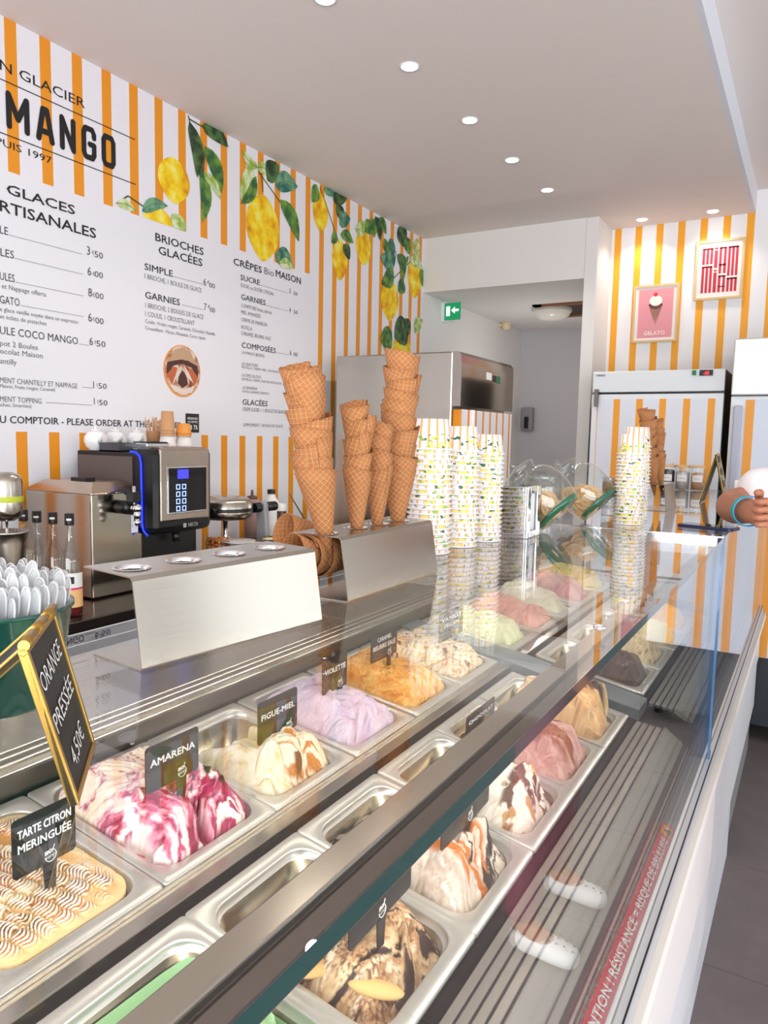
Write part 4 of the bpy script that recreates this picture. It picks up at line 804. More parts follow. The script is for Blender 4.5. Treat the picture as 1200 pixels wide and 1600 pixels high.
def ros_ex(X, Y, Z, C, idx, s, t):
    k = sstep(-X, .03, .06)[..., None]; br = rampc(fbm(X * 50, Y * 50, 8), [(.35, (146, 92, 66)), (.6, (176, 120, 92))]); C = C * (1 - k) + br * k
    v = fbm(X * 10, Y * 60, 22); q = (sstep(v, .5, .56) * blob(.03, -.01, .12, .05)(X, Y))[..., None]; C = C * (1 - q) + lin((150, 92, 62)) * q
    v = fbm(X * 12, Y * 90, 29); q = (sstep(v, .58, .62) * blob(.02, .015, .10, .04)(X, Y))[..., None]; C = C * (1 - q) + lin((84, 52, 40)) * q
    return Z + .010 * k[..., 0] * (fbm(X * 70, Y * 70, 9) - .3), C
pan('front', yf[4], 'front row steel pan with crumbly brown gelato at the back'); gelato('front', yf[4], 'rose brown chocolate gelato, crumbly brown at the back end',
    creamy(111, ros, [(.3, (212, 172, 160)), (.55, (200, 154, 142)), (.75, (182, 132, 118))], fill=-.024, zone=(-.05, -.04), extra=ros_ex, keep=.35))
wed = rstrokes(121, 6, (.0, .13), (-.09, .09), .6, .5, (.05, .08), (.02, .035), (.014, .022), (-.02, .01)) + [(.02, -.035, .25, .11, .035, .04, .034, 0), (.03, .025, .2, .10, .045, .05, .03, 2)]
def wed_ex(X, Y, Z, C, idx, s, t):
    q = (blob(.03, .03, .10, .045)(X, Y) * sstep(fbm(X * 14, Y * 70, 12), .36, .42))[..., None]; C = C * (1 - q) + lin((74, 48, 38)) * q; return Z, C
pan('front', yf[5], 'last front row steel pan before the cross bar, bare at the back'); gelato('front', yf[5], 'tan gelato with a dark chocolate wedge, last in front before the cross bar',
    creamy(121, wed, [(.3, (226, 190, 140)), (.5, (206, 160, 106)), (.6, (240, 214, 170)), (.75, (190, 140, 90))], fill=-.03, zone=(-.05, -.088), extra=wed_ex, keep=.3))
for k, (lab, plab, cols, sd, zn) in enumerate([('dark brown gelato behind the glass joint, beyond the cross bar', 'first front row pan beyond the cross bar', [(.3, (96, 70, 56)), (.6, (80, 58, 48)), (.8, (60, 44, 38))], 131, -.085),
        ('beige gelato with brown swirls, second beyond the cross bar in front', 'second front row pan beyond the cross bar', [(.3, (232, 214, 176)), (.55, (222, 196, 150)), (.62, (130, 88, 56)), (.7, (230, 210, 170))], 132, -.085),
        ('pale yellow gelato, third beyond the cross bar in front', 'third front row pan beyond the cross bar', [(.3, (240, 226, 170)), (.6, (232, 212, 146))], 133, -.05),
        ('orange gelato at the far end of the front row', 'farthest front row pan', [(.3, (244, 190, 110)), (.6, (236, 170, 84))], 134, -.04)]):
    y = 2.305 + k * .2655; pan('front', y, plab); gelato('front', y, lab, creamy(sd, rstrokes(sd, 12, (.0, .13), (-.09, .09), .8, .8, (.05, .09), (.03, .05), (.02, .03), (-.01, .025)), cols, fill=-.03, zone=(-.04, zn), keep=.35), .003)

# ------------------------------------------------------------------ flavour signs
PLATE = mat('black acrylic', (38, 36, 36), .25); LOGO = mat('logo white', (226, 226, 222), .5)
def sign(base, zb, l, r_, mid, top, bot, lines, label, xo=0, logo=True):
    b = onz(base[0], base[1], H + zb); x = b.x + xo
    yl, yr = onx(l, mid, x).y, onx(r_, mid, x).y; cxp = (l + r_) / 2; zt_, zb_ = onx(cxp, top, x).z, onx(cxp, bot, x).z
    root = empty('flavour_sign', (x, b.y, b.z), label, 'sign', 'black flavour signs stuck in the gelato'); rr = .006; t = .0018
    pts = []
    for cy, cz, a0 in ((yr - rr, zt_ - rr, 0), (yl + rr, zt_ - rr, PI / 2), (yl + rr, zb_ + rr, PI), (yr - rr, zb_ + rr, 1.5 * PI)):
        for k in range(5): a = a0 + PI / 2 * k / 4; pts.append((x, cy + rr * math.cos(a), cz + rr * math.sin(a)))
    MB().prism(pts, (t, 0, 0)).build('plate', PLATE, root)
    sw = .011; MB().prism([(x - .0004, b.y - sw, zb_ + .002), (x - .0004, b.y + sw, zb_ + .002), (x - .0004, b.y + sw * .72, b.z - .012), (x - .0004, b.y - sw * .72, b.z - .012)], (t + .0004, 0, 0)).build('stem', PLATE, root)
    m = MB(); W_, Hh = yr - yl, zt_ - zb_; X_ = x + t + .0005; n_ = len(lines)
    for k, s in enumerate(lines):
        wd = W_ * (.84 if n_ == 1 or len(s) > 8 else .84 * len(s) / max(len(q) for q in lines)); c = min(Hh * (.16 if n_ > 1 else .17), .012)
        letters(m, s, (X_, yl + (W_ - wd) / 2, zt_ - Hh * (.34 if n_ > 1 else .45) - k * c * 1.65), (0, 1, 0), (0, 0, 1), wd, c, .02)
    m.build('lettering', INKW, root)
    if logo:                   # little whisk-and-scoop emblem with script underneath
        m = MB(); cy, cz = b.y + .001, zb_ + .010; R0 = .0085; r2 = random.Random(3)
        def arc(a0, a1, rad, oy=0, oz=0, t_=.0007):
            P = [Vector((X_, cy + oy + rad * math.cos(a0 + (a1 - a0) * k / 10), cz + oz + rad * math.sin(a0 + (a1 - a0) * k / 10))) for k in range(11)]; m.tube(P, t_, 4)
        arc(PI * 1.0, PI * 2.1, R0); arc(PI * .1, PI * .5, R0 * .9, 0, .001); arc(.3, 2.2, .004, -.005, .004); m.tube([(X_, cy + .002, cz + .004), (X_, cy + .006, cz + .014)], .0007, 4)
        letters(m, 'BiO', (X_, cy - .009, cz + .003), (0, 1, .1), (0, 0, 1), .010, .006, .03); letters(m, 'mango', (X_, cy - .009, cz - .004), (0, 1, .15), (0, 0, 1), .018, .0055, .0)
        m.build('logo', LOGO, root)
sign((78, 1375), -.625, 17, 117, 1303, 1262, 1352, ['TARTE CITRON', 'MERINGUÉE'], 'black sign reading TARTE CITRON MERINGUÉE in the toasted meringue')
sign((283, 1248), -.60, 226, 309, 1190, 1152, 1222, ['AMARENA'], 'black sign reading AMARENA in the cherry ripple gelato')
sign((450, 1160), -.615, 402, 463, 1118, 1086, 1150, ['FIGUE-MIEL'], 'black sign reading FIGUE-MIEL in the ivory gelato')
sign((530, 1090), -.60, 503, 541, 1052, 1025, 1078, ['VIOLETTE'], 'black sign reading VIOLETTE in the lilac gelato')
sign((607, 1036), -.60, 579, 619, 1007, 985, 1028, ['CARAMEL', 'BEURRE SALÉ'], 'black sign reading CARAMEL BEURRE SALÉ in the orange gelato')
sign((712, 1000), -.60, 686, 722, 972, 952, 996, ['VANILLE', 'PÉCAN'], 'black sign reading VANILLE PÉCAN in the cream gelato before the cross bar')
sign((594, 1466), -.66, 545, 640, 1390, 1340, 1436, ['TIRAMISU'], 'black sign in the cocoa dusted gelato, half hidden by the glass edge')
sign((732, 1303), -.66, 690, 762, 1250, 1205, 1290, ['SNICKS'], 'black sign in the marbled chocolate and caramel gelato, half hidden by the glass edge')
sign((752, 1140), -.68, 728, 771, 1122, 1105, 1136, ['CHOCOLAT'], 'black sign leaning over the crumbly brown gelato', logo=False)

# ------------------------------------------------------------------ steel cone holders on the glass top
ORD = ['topmost', 'second', 'third', 'fourth', 'fifth', 'sixth', 'seventh', 'eighth', 'ninth', 'tenth', 'eleventh', 'twelfth', 'thirteenth', 'fourteenth', 'fifteenth', 'sixteenth', 'seventeenth', 'eighteenth', 'nineteenth', 'twentieth', 'twenty-first', 'twenty-second']
G0 = GT + .0003
def holder(y0, y1, label, holes, skew=0):
    r = empty('cone_holder', (-.5705, y0, GT), label, 'holder', 'bent steel cone holders'); t = .0016
    # side profile: bottom plate, leaning front plate, top plate
    P = [(-.657, G0), (-.574, G0), (-.5705, G0 + .003), (-.5845, G0 + .090), (-.589, G0 + .0945), (-.672, G0 + .0955)]
    def off(p, q, d):
        v = Vector((q[0] - p[0], 0, q[1] - p[1])).normalized(); return Vector((-v.z * d, 0, v.x * d))
    inner = []
    for k, p in enumerate(P):
        a = P[max(k - 1, 0)]; b = P[min(k + 1, len(P) - 1)]; o = off(a, b, t); inner.append((p[0] + o.x, p[1] + o.z))
    bm_ = MB()
    for k in range(4):
        bm_.add([(P[k][0], y0, P[k][1]), (P[k + 1][0], y0, P[k + 1][1]), (inner[k + 1][0], y0, inner[k + 1][1]), (inner[k][0], y0, inner[k][1]), (P[k][0], y1, P[k][1]), (P[k + 1][0], y1, P[k + 1][1]), (inner[k + 1][0], y1, inner[k + 1][1]), (inner[k][0], y1, inner[k][1])],
                [(0, 1, 2, 3), (7, 6, 5, 4), (0, 4, 5, 1), (3, 2, 6, 7), (0, 3, 7, 4), (1, 5, 6, 2)], 0)
    bm_.build('front_plate', STEEL, r)
    # top plate with round holes: polygon ring per hole cell
    m = MB(); z1 = G0 + .0955; xa, xb = -.672, -.589; n_ = len(holes); ys = [y0] + [(holes[k] + holes[k + 1]) / 2 for k in range(n_ - 1)] + [y1]; N = 32; R = .0185; cxh = -.628
    for k, yh in enumerate(holes):
        sq = []
        for i in range(N):
            a = 2 * PI * i / N + PI / 4; c, s = math.cos(a), math.sin(a); q = 1 / max(abs(c), abs(s)); u, v = c * q, s * q
            sq.append((cxh + (u * (xb - cxh) if u > 0 else -u * (xa - cxh)), yh + (v * (ys[k + 1] - yh) if v > 0 else -v * (ys[k] - yh))))
        circ = [(cxh + R * math.cos(2 * PI * i / N + PI / 4), yh + R * math.sin(2 * PI * i / N + PI / 4)) for i in range(N)]
        zz = lambda x: z1 - .001 * (x - xa) / .083
        vs = [(x, y, zz(x)) for x, y in sq] + [(x, y, zz(x)) for x, y in circ] + [(x, y, zz(x) - t) for x, y in circ] + [(x, y, zz(x) - t) for x, y in sq]
        fs = [(i, (i + 1) % N, N + (i + 1) % N, N + i) for i in range(N)] + [(N + i, N + (i + 1) % N, 2 * N + (i + 1) % N, 2 * N + i) for i in range(N)] + [(2 * N + i, 2 * N + (i + 1) % N, 3 * N + (i + 1) % N, 3 * N + i) for i in range(N)] + [(i, 3 * N + i, 3 * N + (i + 1) % N, (i + 1) % N) for i in range(N)]
        m.add(vs, fs)
    m.build('top_plate', STEEL, r)
    for yh in holes:
        MB().lathe([(R + .0022, .0004), (R + .0008, .0016), (R - .0004, .0012), (R - .001, -.0035)], 32, (cxh, yh, z1 - .0006)).build('hole_collar', CHROME, r)
    r.rotation_euler = (0, 0, -skew); return r
holder(.503, .775, 'empty steel cone holder with four round holes, the nearest one', [.532, .600, .668, .736], .115)
HB = [.897, .985, 1.045, 1.115]
holder(.884, 1.177, 'steel cone holder carrying four tall stacks of waffle cones', [.906, .992, 1.06, 1.13])
# ------------------------------------------------------------------ waffle cones
WAF = mat('waffle', (206, 150, 100), .75); n = NT(WAF)
uv = n.new('ShaderNodeUVMap'); uv.uv_map = 'UVMap'; mp = n.new('ShaderNodeMapping'); n.link(uv.outputs[0], mp.inputs[0]); mp.inputs['Scale'].default_value = (1 / .0072,) * 3; mp.inputs['Rotation'].default_value = (0, 0, .35)
xx = n.new('ShaderNodeSeparateXYZ'); n.link(mp.outputs[0], xx.inputs[0])
def ridge(s):
    f = n.math('FRACT', s); d = n.math('ABSOLUTE', n.math('SUBTRACT', f, .5)); return n.math('SMOOTH_MAX', n.math('MULTIPLY', n.math('SUBTRACT', d, .36), 8.0), 0.0, .1)
rg = n.math('MINIMUM', n.math('MAXIMUM', ridge(xx.outputs[0]), ridge(xx.outputs[1])), 1.0)
tc, x_ = n.obj(); nf, _ = n.noise(tc, 60, 3)
c = n.mix(nf, S(156, 96, 52), S(184, 120, 72)); c = n.mix(n.math('MULTIPLY', rg, .8), c, S(226, 172, 116)); n.link(c, n.b.inputs['Base Color'])
n.bump(n.math('MULTIPLY_ADD', nf, .15, rg), .9, .0011)
WAFD = mat('waffle inside', (176, 116, 72), .8)
def cone_mesh(R, L, seed):
    rnd = random.Random(seed); N = 40; M_ = 7; al = math.atan(R / L); m = MB(); vs = []; uvs = []; t = .0016
    rim = [L * (1 + .035 * math.sin(2 * PI * k / N + 1) - .05 * (k / N) + rnd.uniform(-.006, .006)) for k in range(N + 1)]
    for side in (0, 1):
        for j in range(M_ + 1):
            for k in range(N + 1):
                a = 2 * PI * k / N * 1.0; h = max(rim[k] * j / M_, .002); rr = h * R / L * (1 + .0) + .0016 * (k / N) - side * t + .0004
                rr = max(rr, .0004); vs.append((rr * math.cos(a), rr * math.sin(a), h + side * .002 * (1 - j / M_))); sl = h / math.cos(al); th = a * math.sin(al); uvs.append((sl * math.cos(th), sl * math.sin(th)))
    K = (M_ + 1) * (N + 1); q = lambda s, j, k: s * K + j * (N + 1) + k; fs = []; mi = []
    for j in range(M_):
        for k in range(N): fs.append((q(0, j, k), q(0, j, k + 1), q(0, j + 1, k + 1), q(0, j + 1, k))); mi.append(0); fs.append((q(1, j, k + 1), q(1, j, k), q(1, j + 1, k), q(1, j + 1, k + 1))); mi.append(0)
    for k in range(N): fs.append((q(0, M_, k), q(0, M_, k + 1), q(1, M_, k + 1), q(1, M_, k))); mi.append(1)
    for j in range(M_): fs.append((q(0, j, N), q(1, j, N), q(1, j + 1, N), q(0, j + 1, N))); mi.append(1)
    me = bpy.data.meshes.new('waffle_cone'); me.from_pydata(vs, [], fs); me.materials.append(WAF); me.materials.append(WAFD); me.polygons.foreach_set('material_index', mi); me.polygons.foreach_set('use_smooth', [True] * len(fs))
    ul = me.uv_layers.new(name='UVMap'); lv = np.zeros(len(me.loops), int); me.loops.foreach_get('vertex_index', lv); ul.data.foreach_set('uv', np.array(uvs)[lv].ravel()); me.update(); return me
CB = [cone_mesh(.0315, .150, s) for s in (1, 2, 3)]; CS = [cone_mesh(.0235, .148, s) for s in (4, 5)]
def cone_at(me, tip, direc, spin, label, group):
    o = bpy.data.objects.new('waffle_cone', me); col.objects.link(o); d = Vector(direc).normalized()
    o.matrix_world = Matrix.Translation(tip) @ d.to_track_quat('Z', 'Y').to_matrix().to_4x4() @ Matrix.Rotation(spin, 4, 'Z'); tag(o, label, 'ice cream cone', group); return o
IR = Vector((.863, .504, .0))     # image-right direction on the level
def cstack(meshes, hole, top_px, n_, name, group, seed, L=.148, first=.0, tipdrop=.052):
    """cones nested upwards from a hole; the stack leans towards top_px (pixel of the highest rim centre)"""
    rnd = random.Random(seed); hp = Vector(hole); d = dr(*top_px); nrm = Vector((-.504, .863, 0)); t = (hp - Vector((0, 0, H))).dot(nrm) / d.dot(nrm); tp = d * t + Vector((0, 0, H))
    ax = (tp - hp).normalized(); Ltot = (tp - hp).length; tip0 = hp - ax * tipdrop; step = (Ltot + tipdrop - L) / (n_ - 1)
    for k in range(n_):
        j = Vector((rnd.uniform(-1, 1), rnd.uniform(-1, 1), 0)) * .0012; dd = ax + Vector((rnd.uniform(-1, 1), rnd.uniform(-1, 1), 0)) * (.035 if k else 0)
        pos = ORD[n_ - 1 - k]; cone_at(rnd.choice(meshes), tip0 + ax * (step * k + (rnd.uniform(-.0012, .0012) if k else 0)) + j, dd, rnd.uniform(0, 6.28), f'waffle cone, {pos} of the {name}' if k < n_ - 1 else f'topmost waffle cone of the {name}', group)
zt_ = G0 + .0955
cstack(CB, (-.628, .906, zt_), (470, 572), 9, 'tall leaning stack at the left of the cone holder', 'cones in the left leaning stack', 1)
cstack(CS, (-.628, .992, zt_), (559, 628), 5, 'short narrow stack left of the middle', 'cones in the front short stack', 2)
cstack(CS, (-.628, 1.06, zt_), (595, 655), 4, 'narrow stack half hidden between the short and the right stack', 'cones in the half hidden stack', 3)
cstack(CB, (-.628, 1.13, zt_), (629, 552), 10, 'tallest upright stack at the right of the cone holder', 'cones in the right upright stack', 4)
for k in range(8):             # the pile lying behind and under the holder
    a = k * .0135
    cone_at(CB[k % 3], (-.640 + .004 * (k % 3), 1.085 - a * .9, GT + .036 + .003 * (k % 2) + k * .0006), (-.10, -.80 - .02 * (k % 3), .10 + .04 * k / 8), k * 1.7, 'waffle cone of the nested pile lying inside the steel holder', 'cones lying in a pile in the holder')
for k in range(3):
    cone_at(CB[k % 3], (-.69 + k * .004, 1.11 - k * .02, GT + .050 + .008 * k), (-.28, -.80, .12), k * 2.1, 'waffle cone lying on the pile behind the steel holder', 'cones lying behind the holder')

# ------------------------------------------------------------------ paper cups, upside down in stacks
CUP = mat('printed cup', (240, 240, 242), .5); n = NT(CUP); v, x = n.obj()
an = n.math('MULTIPLY', n.math('ARCTAN2', x[1], x[0]), 14 / (2 * PI)); st = n.math('LESS_THAN', n.math('FRACT', an), .26)
c = n.mix(st, S(240, 240, 244), S(248, 184, 104))
oi = n.new('ShaderNodeObjectInfo'); va = n.new('ShaderNodeVectorMath', operation='ADD'); n.link(v, va.inputs[0]); cx_ = n.new('ShaderNodeCombineXYZ'); n.link(n.math('MULTIPLY', oi.outputs['Random'], 3.0), cx_.inputs[0]); n.link(cx_.outputs[0], va.inputs[1])
low = n.math('LESS_THAN', x[2], .028)
vo = n.new('ShaderNodeTexVoronoi'); n.link(va.outputs[0], vo.inputs['Vector']); vo.inputs['Scale'].default_value = 40
f1, _ = n.noise(va.outputs[0], 55, 2); lem = n.math('MULTIPLY', n.math('LESS_THAN', vo.outputs['Distance'], .40), low)
c = n.mix(n.math('MULTIPLY', lem, .8), c, S(250, 220, 90))
v2 = n.mapping(va.outputs[0], (70, 70, 120)); f2, _ = n.noise(v2, 1.0, 1); lf = n.math('MULTIPLY', n.math('GREATER_THAN', f2, .61), n.math('LESS_THAN', x[2], .034))
f3, _ = n.noise(va.outputs[0], 30, 1); c = n.mix(lf, c, n.mix(n.math('GREATER_THAN', f3, .5), S(52, 110, 104), S(160, 190, 92))); n.link(c, n.b.inputs['Base Color'])
LIP = mat('cup lip', (244, 244, 246), .4)
def cup_mesh(R, Hc):
    m = MB(); m.lathe([(R - .0022, .002), (R * .80, Hc), (R * .80 - .001, Hc), (R * .80 - .0015, Hc - .004), (.0001, Hc - .004)], 28, (0, 0, 0), 0, True)
    m.lathe([(R - .003, .0002), (R + .0006, .0004), (R + .0018, .0020), (R + .0008, .0038), (R - .0020, .0042)], 28, (0, 0, 0), 1, True)
    o = m.build('paper_cup', [CUP, LIP], None, 0, True); me = o.data; bpy.data.objects.remove(o); return me
def cupstack(x, y, R, Hc, n_, step, name, group, seed, dx=0, z0=G0):
    me = cup_mesh(R, Hc); rnd = random.Random(seed); lx = ly = 0
    for k in range(n_):
        lx += rnd.uniform(-.0006, .0006); ly += rnd.uniform(-.0006, .0006)
        o = bpy.data.objects.new('paper_cup', me); col.objects.link(o); o.location = (x + lx + dx * k * .0003, y + ly, z0 + k * step); o.rotation_euler = (0, 0, rnd.uniform(0, 6.28))
        p = ORD[n_ - 1 - k] if n_ - 1 - k < len(ORD) else 'lowest'; 
        if k == 0: p = 'lowest'
        tag(o, f'upturned lemon-print paper cup, {p} in the {name}', 'paper cup', group)
cupstack(-.695, 1.385, .0455, .064, 22, .0103, 'left stack of three beside the cones', 'cups in the left stack', 1)
cupstack(-.687, 1.515, .0425, .056, 21, .0106, 'middle stack of three beside the cones', 'cups in the middle stack', 2)
cupstack(-.672, 1.635, .0400, .047, 20, .0108, 'right stack of three beside the cones', 'cups in the right stack', 3)
cupstack(-.468, 2.25, .0430, .060, 20, .0108, 'front stack beyond the biscuit jars', 'cups in the far front stack', 4)
cupstack(-.485, 2.40, .0430, .062, 22, .0108, 'rear stack beyond the biscuit jars', 'cups in the far rear stack', 5)
# ------------------------------------------------------------------ napkin dispensers
def dispenser(x0, x1, y0, y1, hgt, label):
    r = empty('napkin_dispenser', ((x0 + x1) / 2, (y0 + y1) / 2, GT), label, 'napkin dispenser', 'chrome napkin dispensers'); m = MB(); z1 = G0 + hgt
    m.box(x0, y0, G0, x1 - .006, y0 + .002, z1); m.box(x0, y1 - .002, G0, x1 - .006, y1, z1); m.box(x0, y0, z1 - .002, x1 - .006, y1, z1); m.box(x0, y0, G0, x1 - .006, y1, G0 + .002); m.build('case', CHROME, r, .0008)
    f = MB(); f.box(x1 - .006, y0, G0, x1, y0 + .022, z1); f.box(x1 - .006, y1 - .022, G0, x1, y1, z1); f.box(x1 - .006, y0 + .022, z1 - .018, x1, y1 - .022, z1); f.box(x1 - .006, y0 + .022, G0, x1, y1 - .022, G0 + .018); f.build('front_plate', CHROME, r, .002)
    rbox(x0 + .01, y0 + .008, G0 + .004, x1 - .008, y1 - .008, z1 - .006).build('napkins', mat('napkin', (244, 244, 246), .9), r)
dispenser(-.668, -.595, 1.72, 1.815, .128, 'chrome napkin dispenser between the cups and the nearer biscuit jar')
dispenser(-.60, -.53, 2.46, 2.56, .125, 'chrome napkin dispenser beyond the farther biscuit jar')
# ------------------------------------------------------------------ tilted glass jars full of round biscuits
BIS = mat('round biscuit', (216, 172, 120), .75); n = NT(BIS); v, x = n.obj(); rr = n.math('SQRT', n.math('ADD', n.math('MULTIPLY', x[0], x[0]), n.math('MULTIPLY', x[1], x[1])))
rw = n.math('ABSOLUTE', n.math('SUBTRACT', rr, .0180)); f, _ = n.noise(v, 300, 2); lt = n.math('MULTIPLY', n.math('LESS_THAN', n.math('ABSOLUTE', n.math('SUBTRACT', rr, .0140)), .002), n.math('GREATER_THAN', f, .52))
k = n.math('MAXIMUM', n.math('LESS_THAN', rw, .0005), n.math('LESS_THAN', n.math('ABSOLUTE', n.math('SUBTRACT', rr, .0095)), .0004)); k = n.math('MAXIMUM', k, lt)
n.link(n.mix(n.math('MULTIPLY', k, .75), n.mix(f, S(206, 160, 108), S(228, 186, 134)), S(112, 74, 44)), n.b.inputs['Base Color'])
bm0 = MB().lathe([(.0001, -.0016), (.0265, -.0016), (.0275, 0), (.0265, .0016), (.0001, .0016)], 24).build('biscuit', BIS, None, 0, True); bme = bm0.data; bpy.data.objects.remove(bm0)
def jar(c, name, seed, scl=1.0):
    """c: centre of the slanted bottom disc; the jar's axis leans back towards the staff side"""
    ax = Vector((-.74, -.02, .67)).normalized(); q = ax.to_track_quat('Z', 'Y').to_matrix().to_4x4(); T = Matrix.Translation(c) @ q @ Matrix.Scale(scl, 4)
    r = empty('biscuit_jar', (c[0], c[1], GT), name, 'glass jar', 'tilted glass jars of round biscuits')
    pr = [(.0001, .0), (.058, .0), (.0645, .004), (.070, .016), (.077, .045), (.078, .08), (.072, .108), (.058, .128), (.046, .136), (.043, .140), (.043, .147), (.047, .150), (.048, .155), (.044, .157)]
    MB().lathe(pr, 40, M=T).build('glass_body', JARG, r)
    MB().lathe([(.0001, .0035), (.057, .0035), (.0635, .007), (.0655, .012), (.0685, .011), (.0655, .0035), (.0585, -.0015), (.0001, -.0015)], 40, M=T).build('green_glass_base', GREENG, r)
    MB().lathe([(.0001, .168), (.020, .167), (.040, .162), (.049, .157), (.049, .154)], 32, M=T).build('lid', JARG, r)
    MB().ball(T @ Vector((0, 0, .179)), .011, 16, 10).build('lid_knob', JARG, r)
    rnd = random.Random(seed); inv = T.inverted()
    for k in range(34):
        for _ in range(60):
            p = Vector((rnd.uniform(-.052, .052), rnd.uniform(-.052, .052), rnd.uniform(.020, .108)))
            if math.hypot(p.x, p.y) > .044 + p.z * .08: continue
            wz = (T @ p).z
            if wz > G0 + .088 or wz < G0 + .030: continue
            if k % 2 == 0 and (T @ p).y > c[1] - .028: continue
            break
        o = bpy.data.objects.new('biscuit', bme); col.objects.link(o)
        facing = k % 2 == 0
        e = (Vector((.3 + rnd.uniform(-.3, .4), -1, .3 + rnd.uniform(-.25, .4))) if facing else Vector((rnd.uniform(-.6, .9), -.8 + rnd.uniform(-.4, .7), rnd.uniform(-.3, .8)))).normalized()
        o.matrix_world = Matrix.Translation(T @ p) @ e.to_track_quat('Z', 'Y').to_matrix().to_4x4(); tag(o, f'round tan biscuit inside the {"nearer" if seed == 5 else "farther"} tilted glass jar', 'biscuit', f'biscuits in the {"nearer" if seed == 5 else "farther"} jar')
ca, cb = onx(864, 808, -.575), None
jar(Vector((-.570, 1.90, G0 + .050)), 'tilted glass jar of round biscuits, the nearer of two', 5)
jar(Vector((-.545, 2.22, G0 + .050)), 'tilted glass jar of round biscuits, the farther of two', 6)
r = empty('clear_canister', (-.70, 2.16, GT), 'clear plastic canister of white paper sachets between the two jars', 'canister')
MB().lathe([(.0001, 0), (.055, 0), (.057, .004), (.057, .115), (.050, .13), (.050, .14), (.047, .14)], 32, (-.70, 2.16, G0)).build('canister_body', JARG, r)
MB().lathe([(.053, .118), (.055, .128), (.055, .145), (.0001, .145)], 32, (-.70, 2.16, G0)).build('lid', pane('frosted lid', (.85, .87, .87, 1), 1, .1), r)
rnd = random.Random(9)
for k in range(16):
    a = rnd.uniform(0, 6.28); R_ = rnd.uniform(0, .032); p = Vector((-.70 + R_ * math.cos(a), 2.16 + R_ * math.sin(a), G0 + .05 + rnd.uniform(-.01, .01)))
    M = Matrix.Translation(p) @ Matrix.Rotation(a, 4, 'Z') @ Matrix.Rotation(rnd.uniform(-.15, .15), 4, 'X')
    tag(MB().box(-.009, -.0015, -.045, .009, .0015, .045, M=M).build('sachet', MATS['napkin']), 'white paper sachet standing in the clear canister', 'sachet', 'white sachets in the clear canister')
# ------------------------------------------------------------------ far end of the glass top
r = empty('far_cone_holder', (-.50, 2.84, GT), 'folded steel cone holder with two stacks at the far end of the glass top', 'holder')
m = MB(); m.box(-.60, 2.74, G0, -.44, 2.95, G0 + .002); m.prism([(-.44, 2.74, G0), (-.452, 2.74, G0 + .095), (-.454, 2.74, G0 + .095), (-.443, 2.74, G0)], (0, .21, 0)); m.prism([(-.452, 2.74, G0 + .093), (-.54, 2.74, G0 + .095), (-.54, 2.74, G0 + .0965), (-.452, 2.74, G0 + .0955)], (0, .21, 0)); m.build('bent_plate', STEEL, r)
cstack(CB, (-.50, 2.80, G0 + .097), (1010, 640), 6, 'taller stack at the far end of the glass top', 'cones in the far taller stack', 7)
cstack(CS, (-.49, 2.89, G0 + .097), (1027, 656), 6, 'slimmer stack at the far end of the glass top', 'cones in the far slim stack', 8)
JC = [(40, 36, 40), (150, 140, 150), (206, 150, 104)]
for k, (x, lab) in enumerate([(-.665, 'dark chocolate pieces'), (-.592, 'mixed coloured sprinkles'), (-.517, 'golden brown nuts')]):
    c = (x, 4.12, GT); r = empty('topping_canister', c, f'clear round canister of {lab} with a wooden lid and white label', 'canister', 'topping canisters at the far end')
    MB().lathe([(.0001, .002), (.034, .002), (.035, .004), (.035, .118)], 24, (x, 4.12, G0)).build('canister_body', JARG, r)
    MB().lathe([(.036, .117), (.036, .130), (.0001, .130)], 24, (x, 4.12, G0)).build('lid', mat('bamboo lid', (216, 176, 128), .5), r)
    t = mat('topping ' + lab, JC[k], .6); n = NT(t); v, _ = n.obj(); f, cc_ = n.noise(v, 130, 1)
    if k == 1: n.link(n.mix(.55, cc_, (.55, .5, .52, 1)), n.b.inputs['Base Color'])
    MB().lathe([(.0001, .005), (.0325, .005), (.033, .098 - k * .006), (.02, .104 - k * .006), (.0001, .106 - k * .006)], 24, (x, 4.12, G0)).build('topping', t, r)
    lbl = MB(); N = 8
    vs = []
    for i in range(N + 1): a = -PI / 2 - .75 + 1.5 * i / N; vs += [(x + .0358 * math.cos(a), 4.12 + .0358 * math.sin(a), G0 + .045), (x + .0358 * math.cos(a), 4.12 + .0358 * math.sin(a), G0 + .08)]
    lbl.add(vs, [(2 * i, 2 * i + 2, 2 * i + 3, 2 * i + 1) for i in range(N)]); lbl.build('label', WPLAST, r)
    lt = MB(); letters(lt, ['CHOCO', 'SMARTIES', 'PRALINÉ'][k], (x - .013, 4.12 - .0368, G0 + .06), (1, 0, 0), (0, 0, 1), .026, .005); lt.build('lettering', INKG, r)
    if k == 0: MB().lathe([(.012, 0), (.013, .004), (.0, .006)], 16, (x + .03, 4.12, G0 + .1302)).build('lid_knob', CHROME, r)
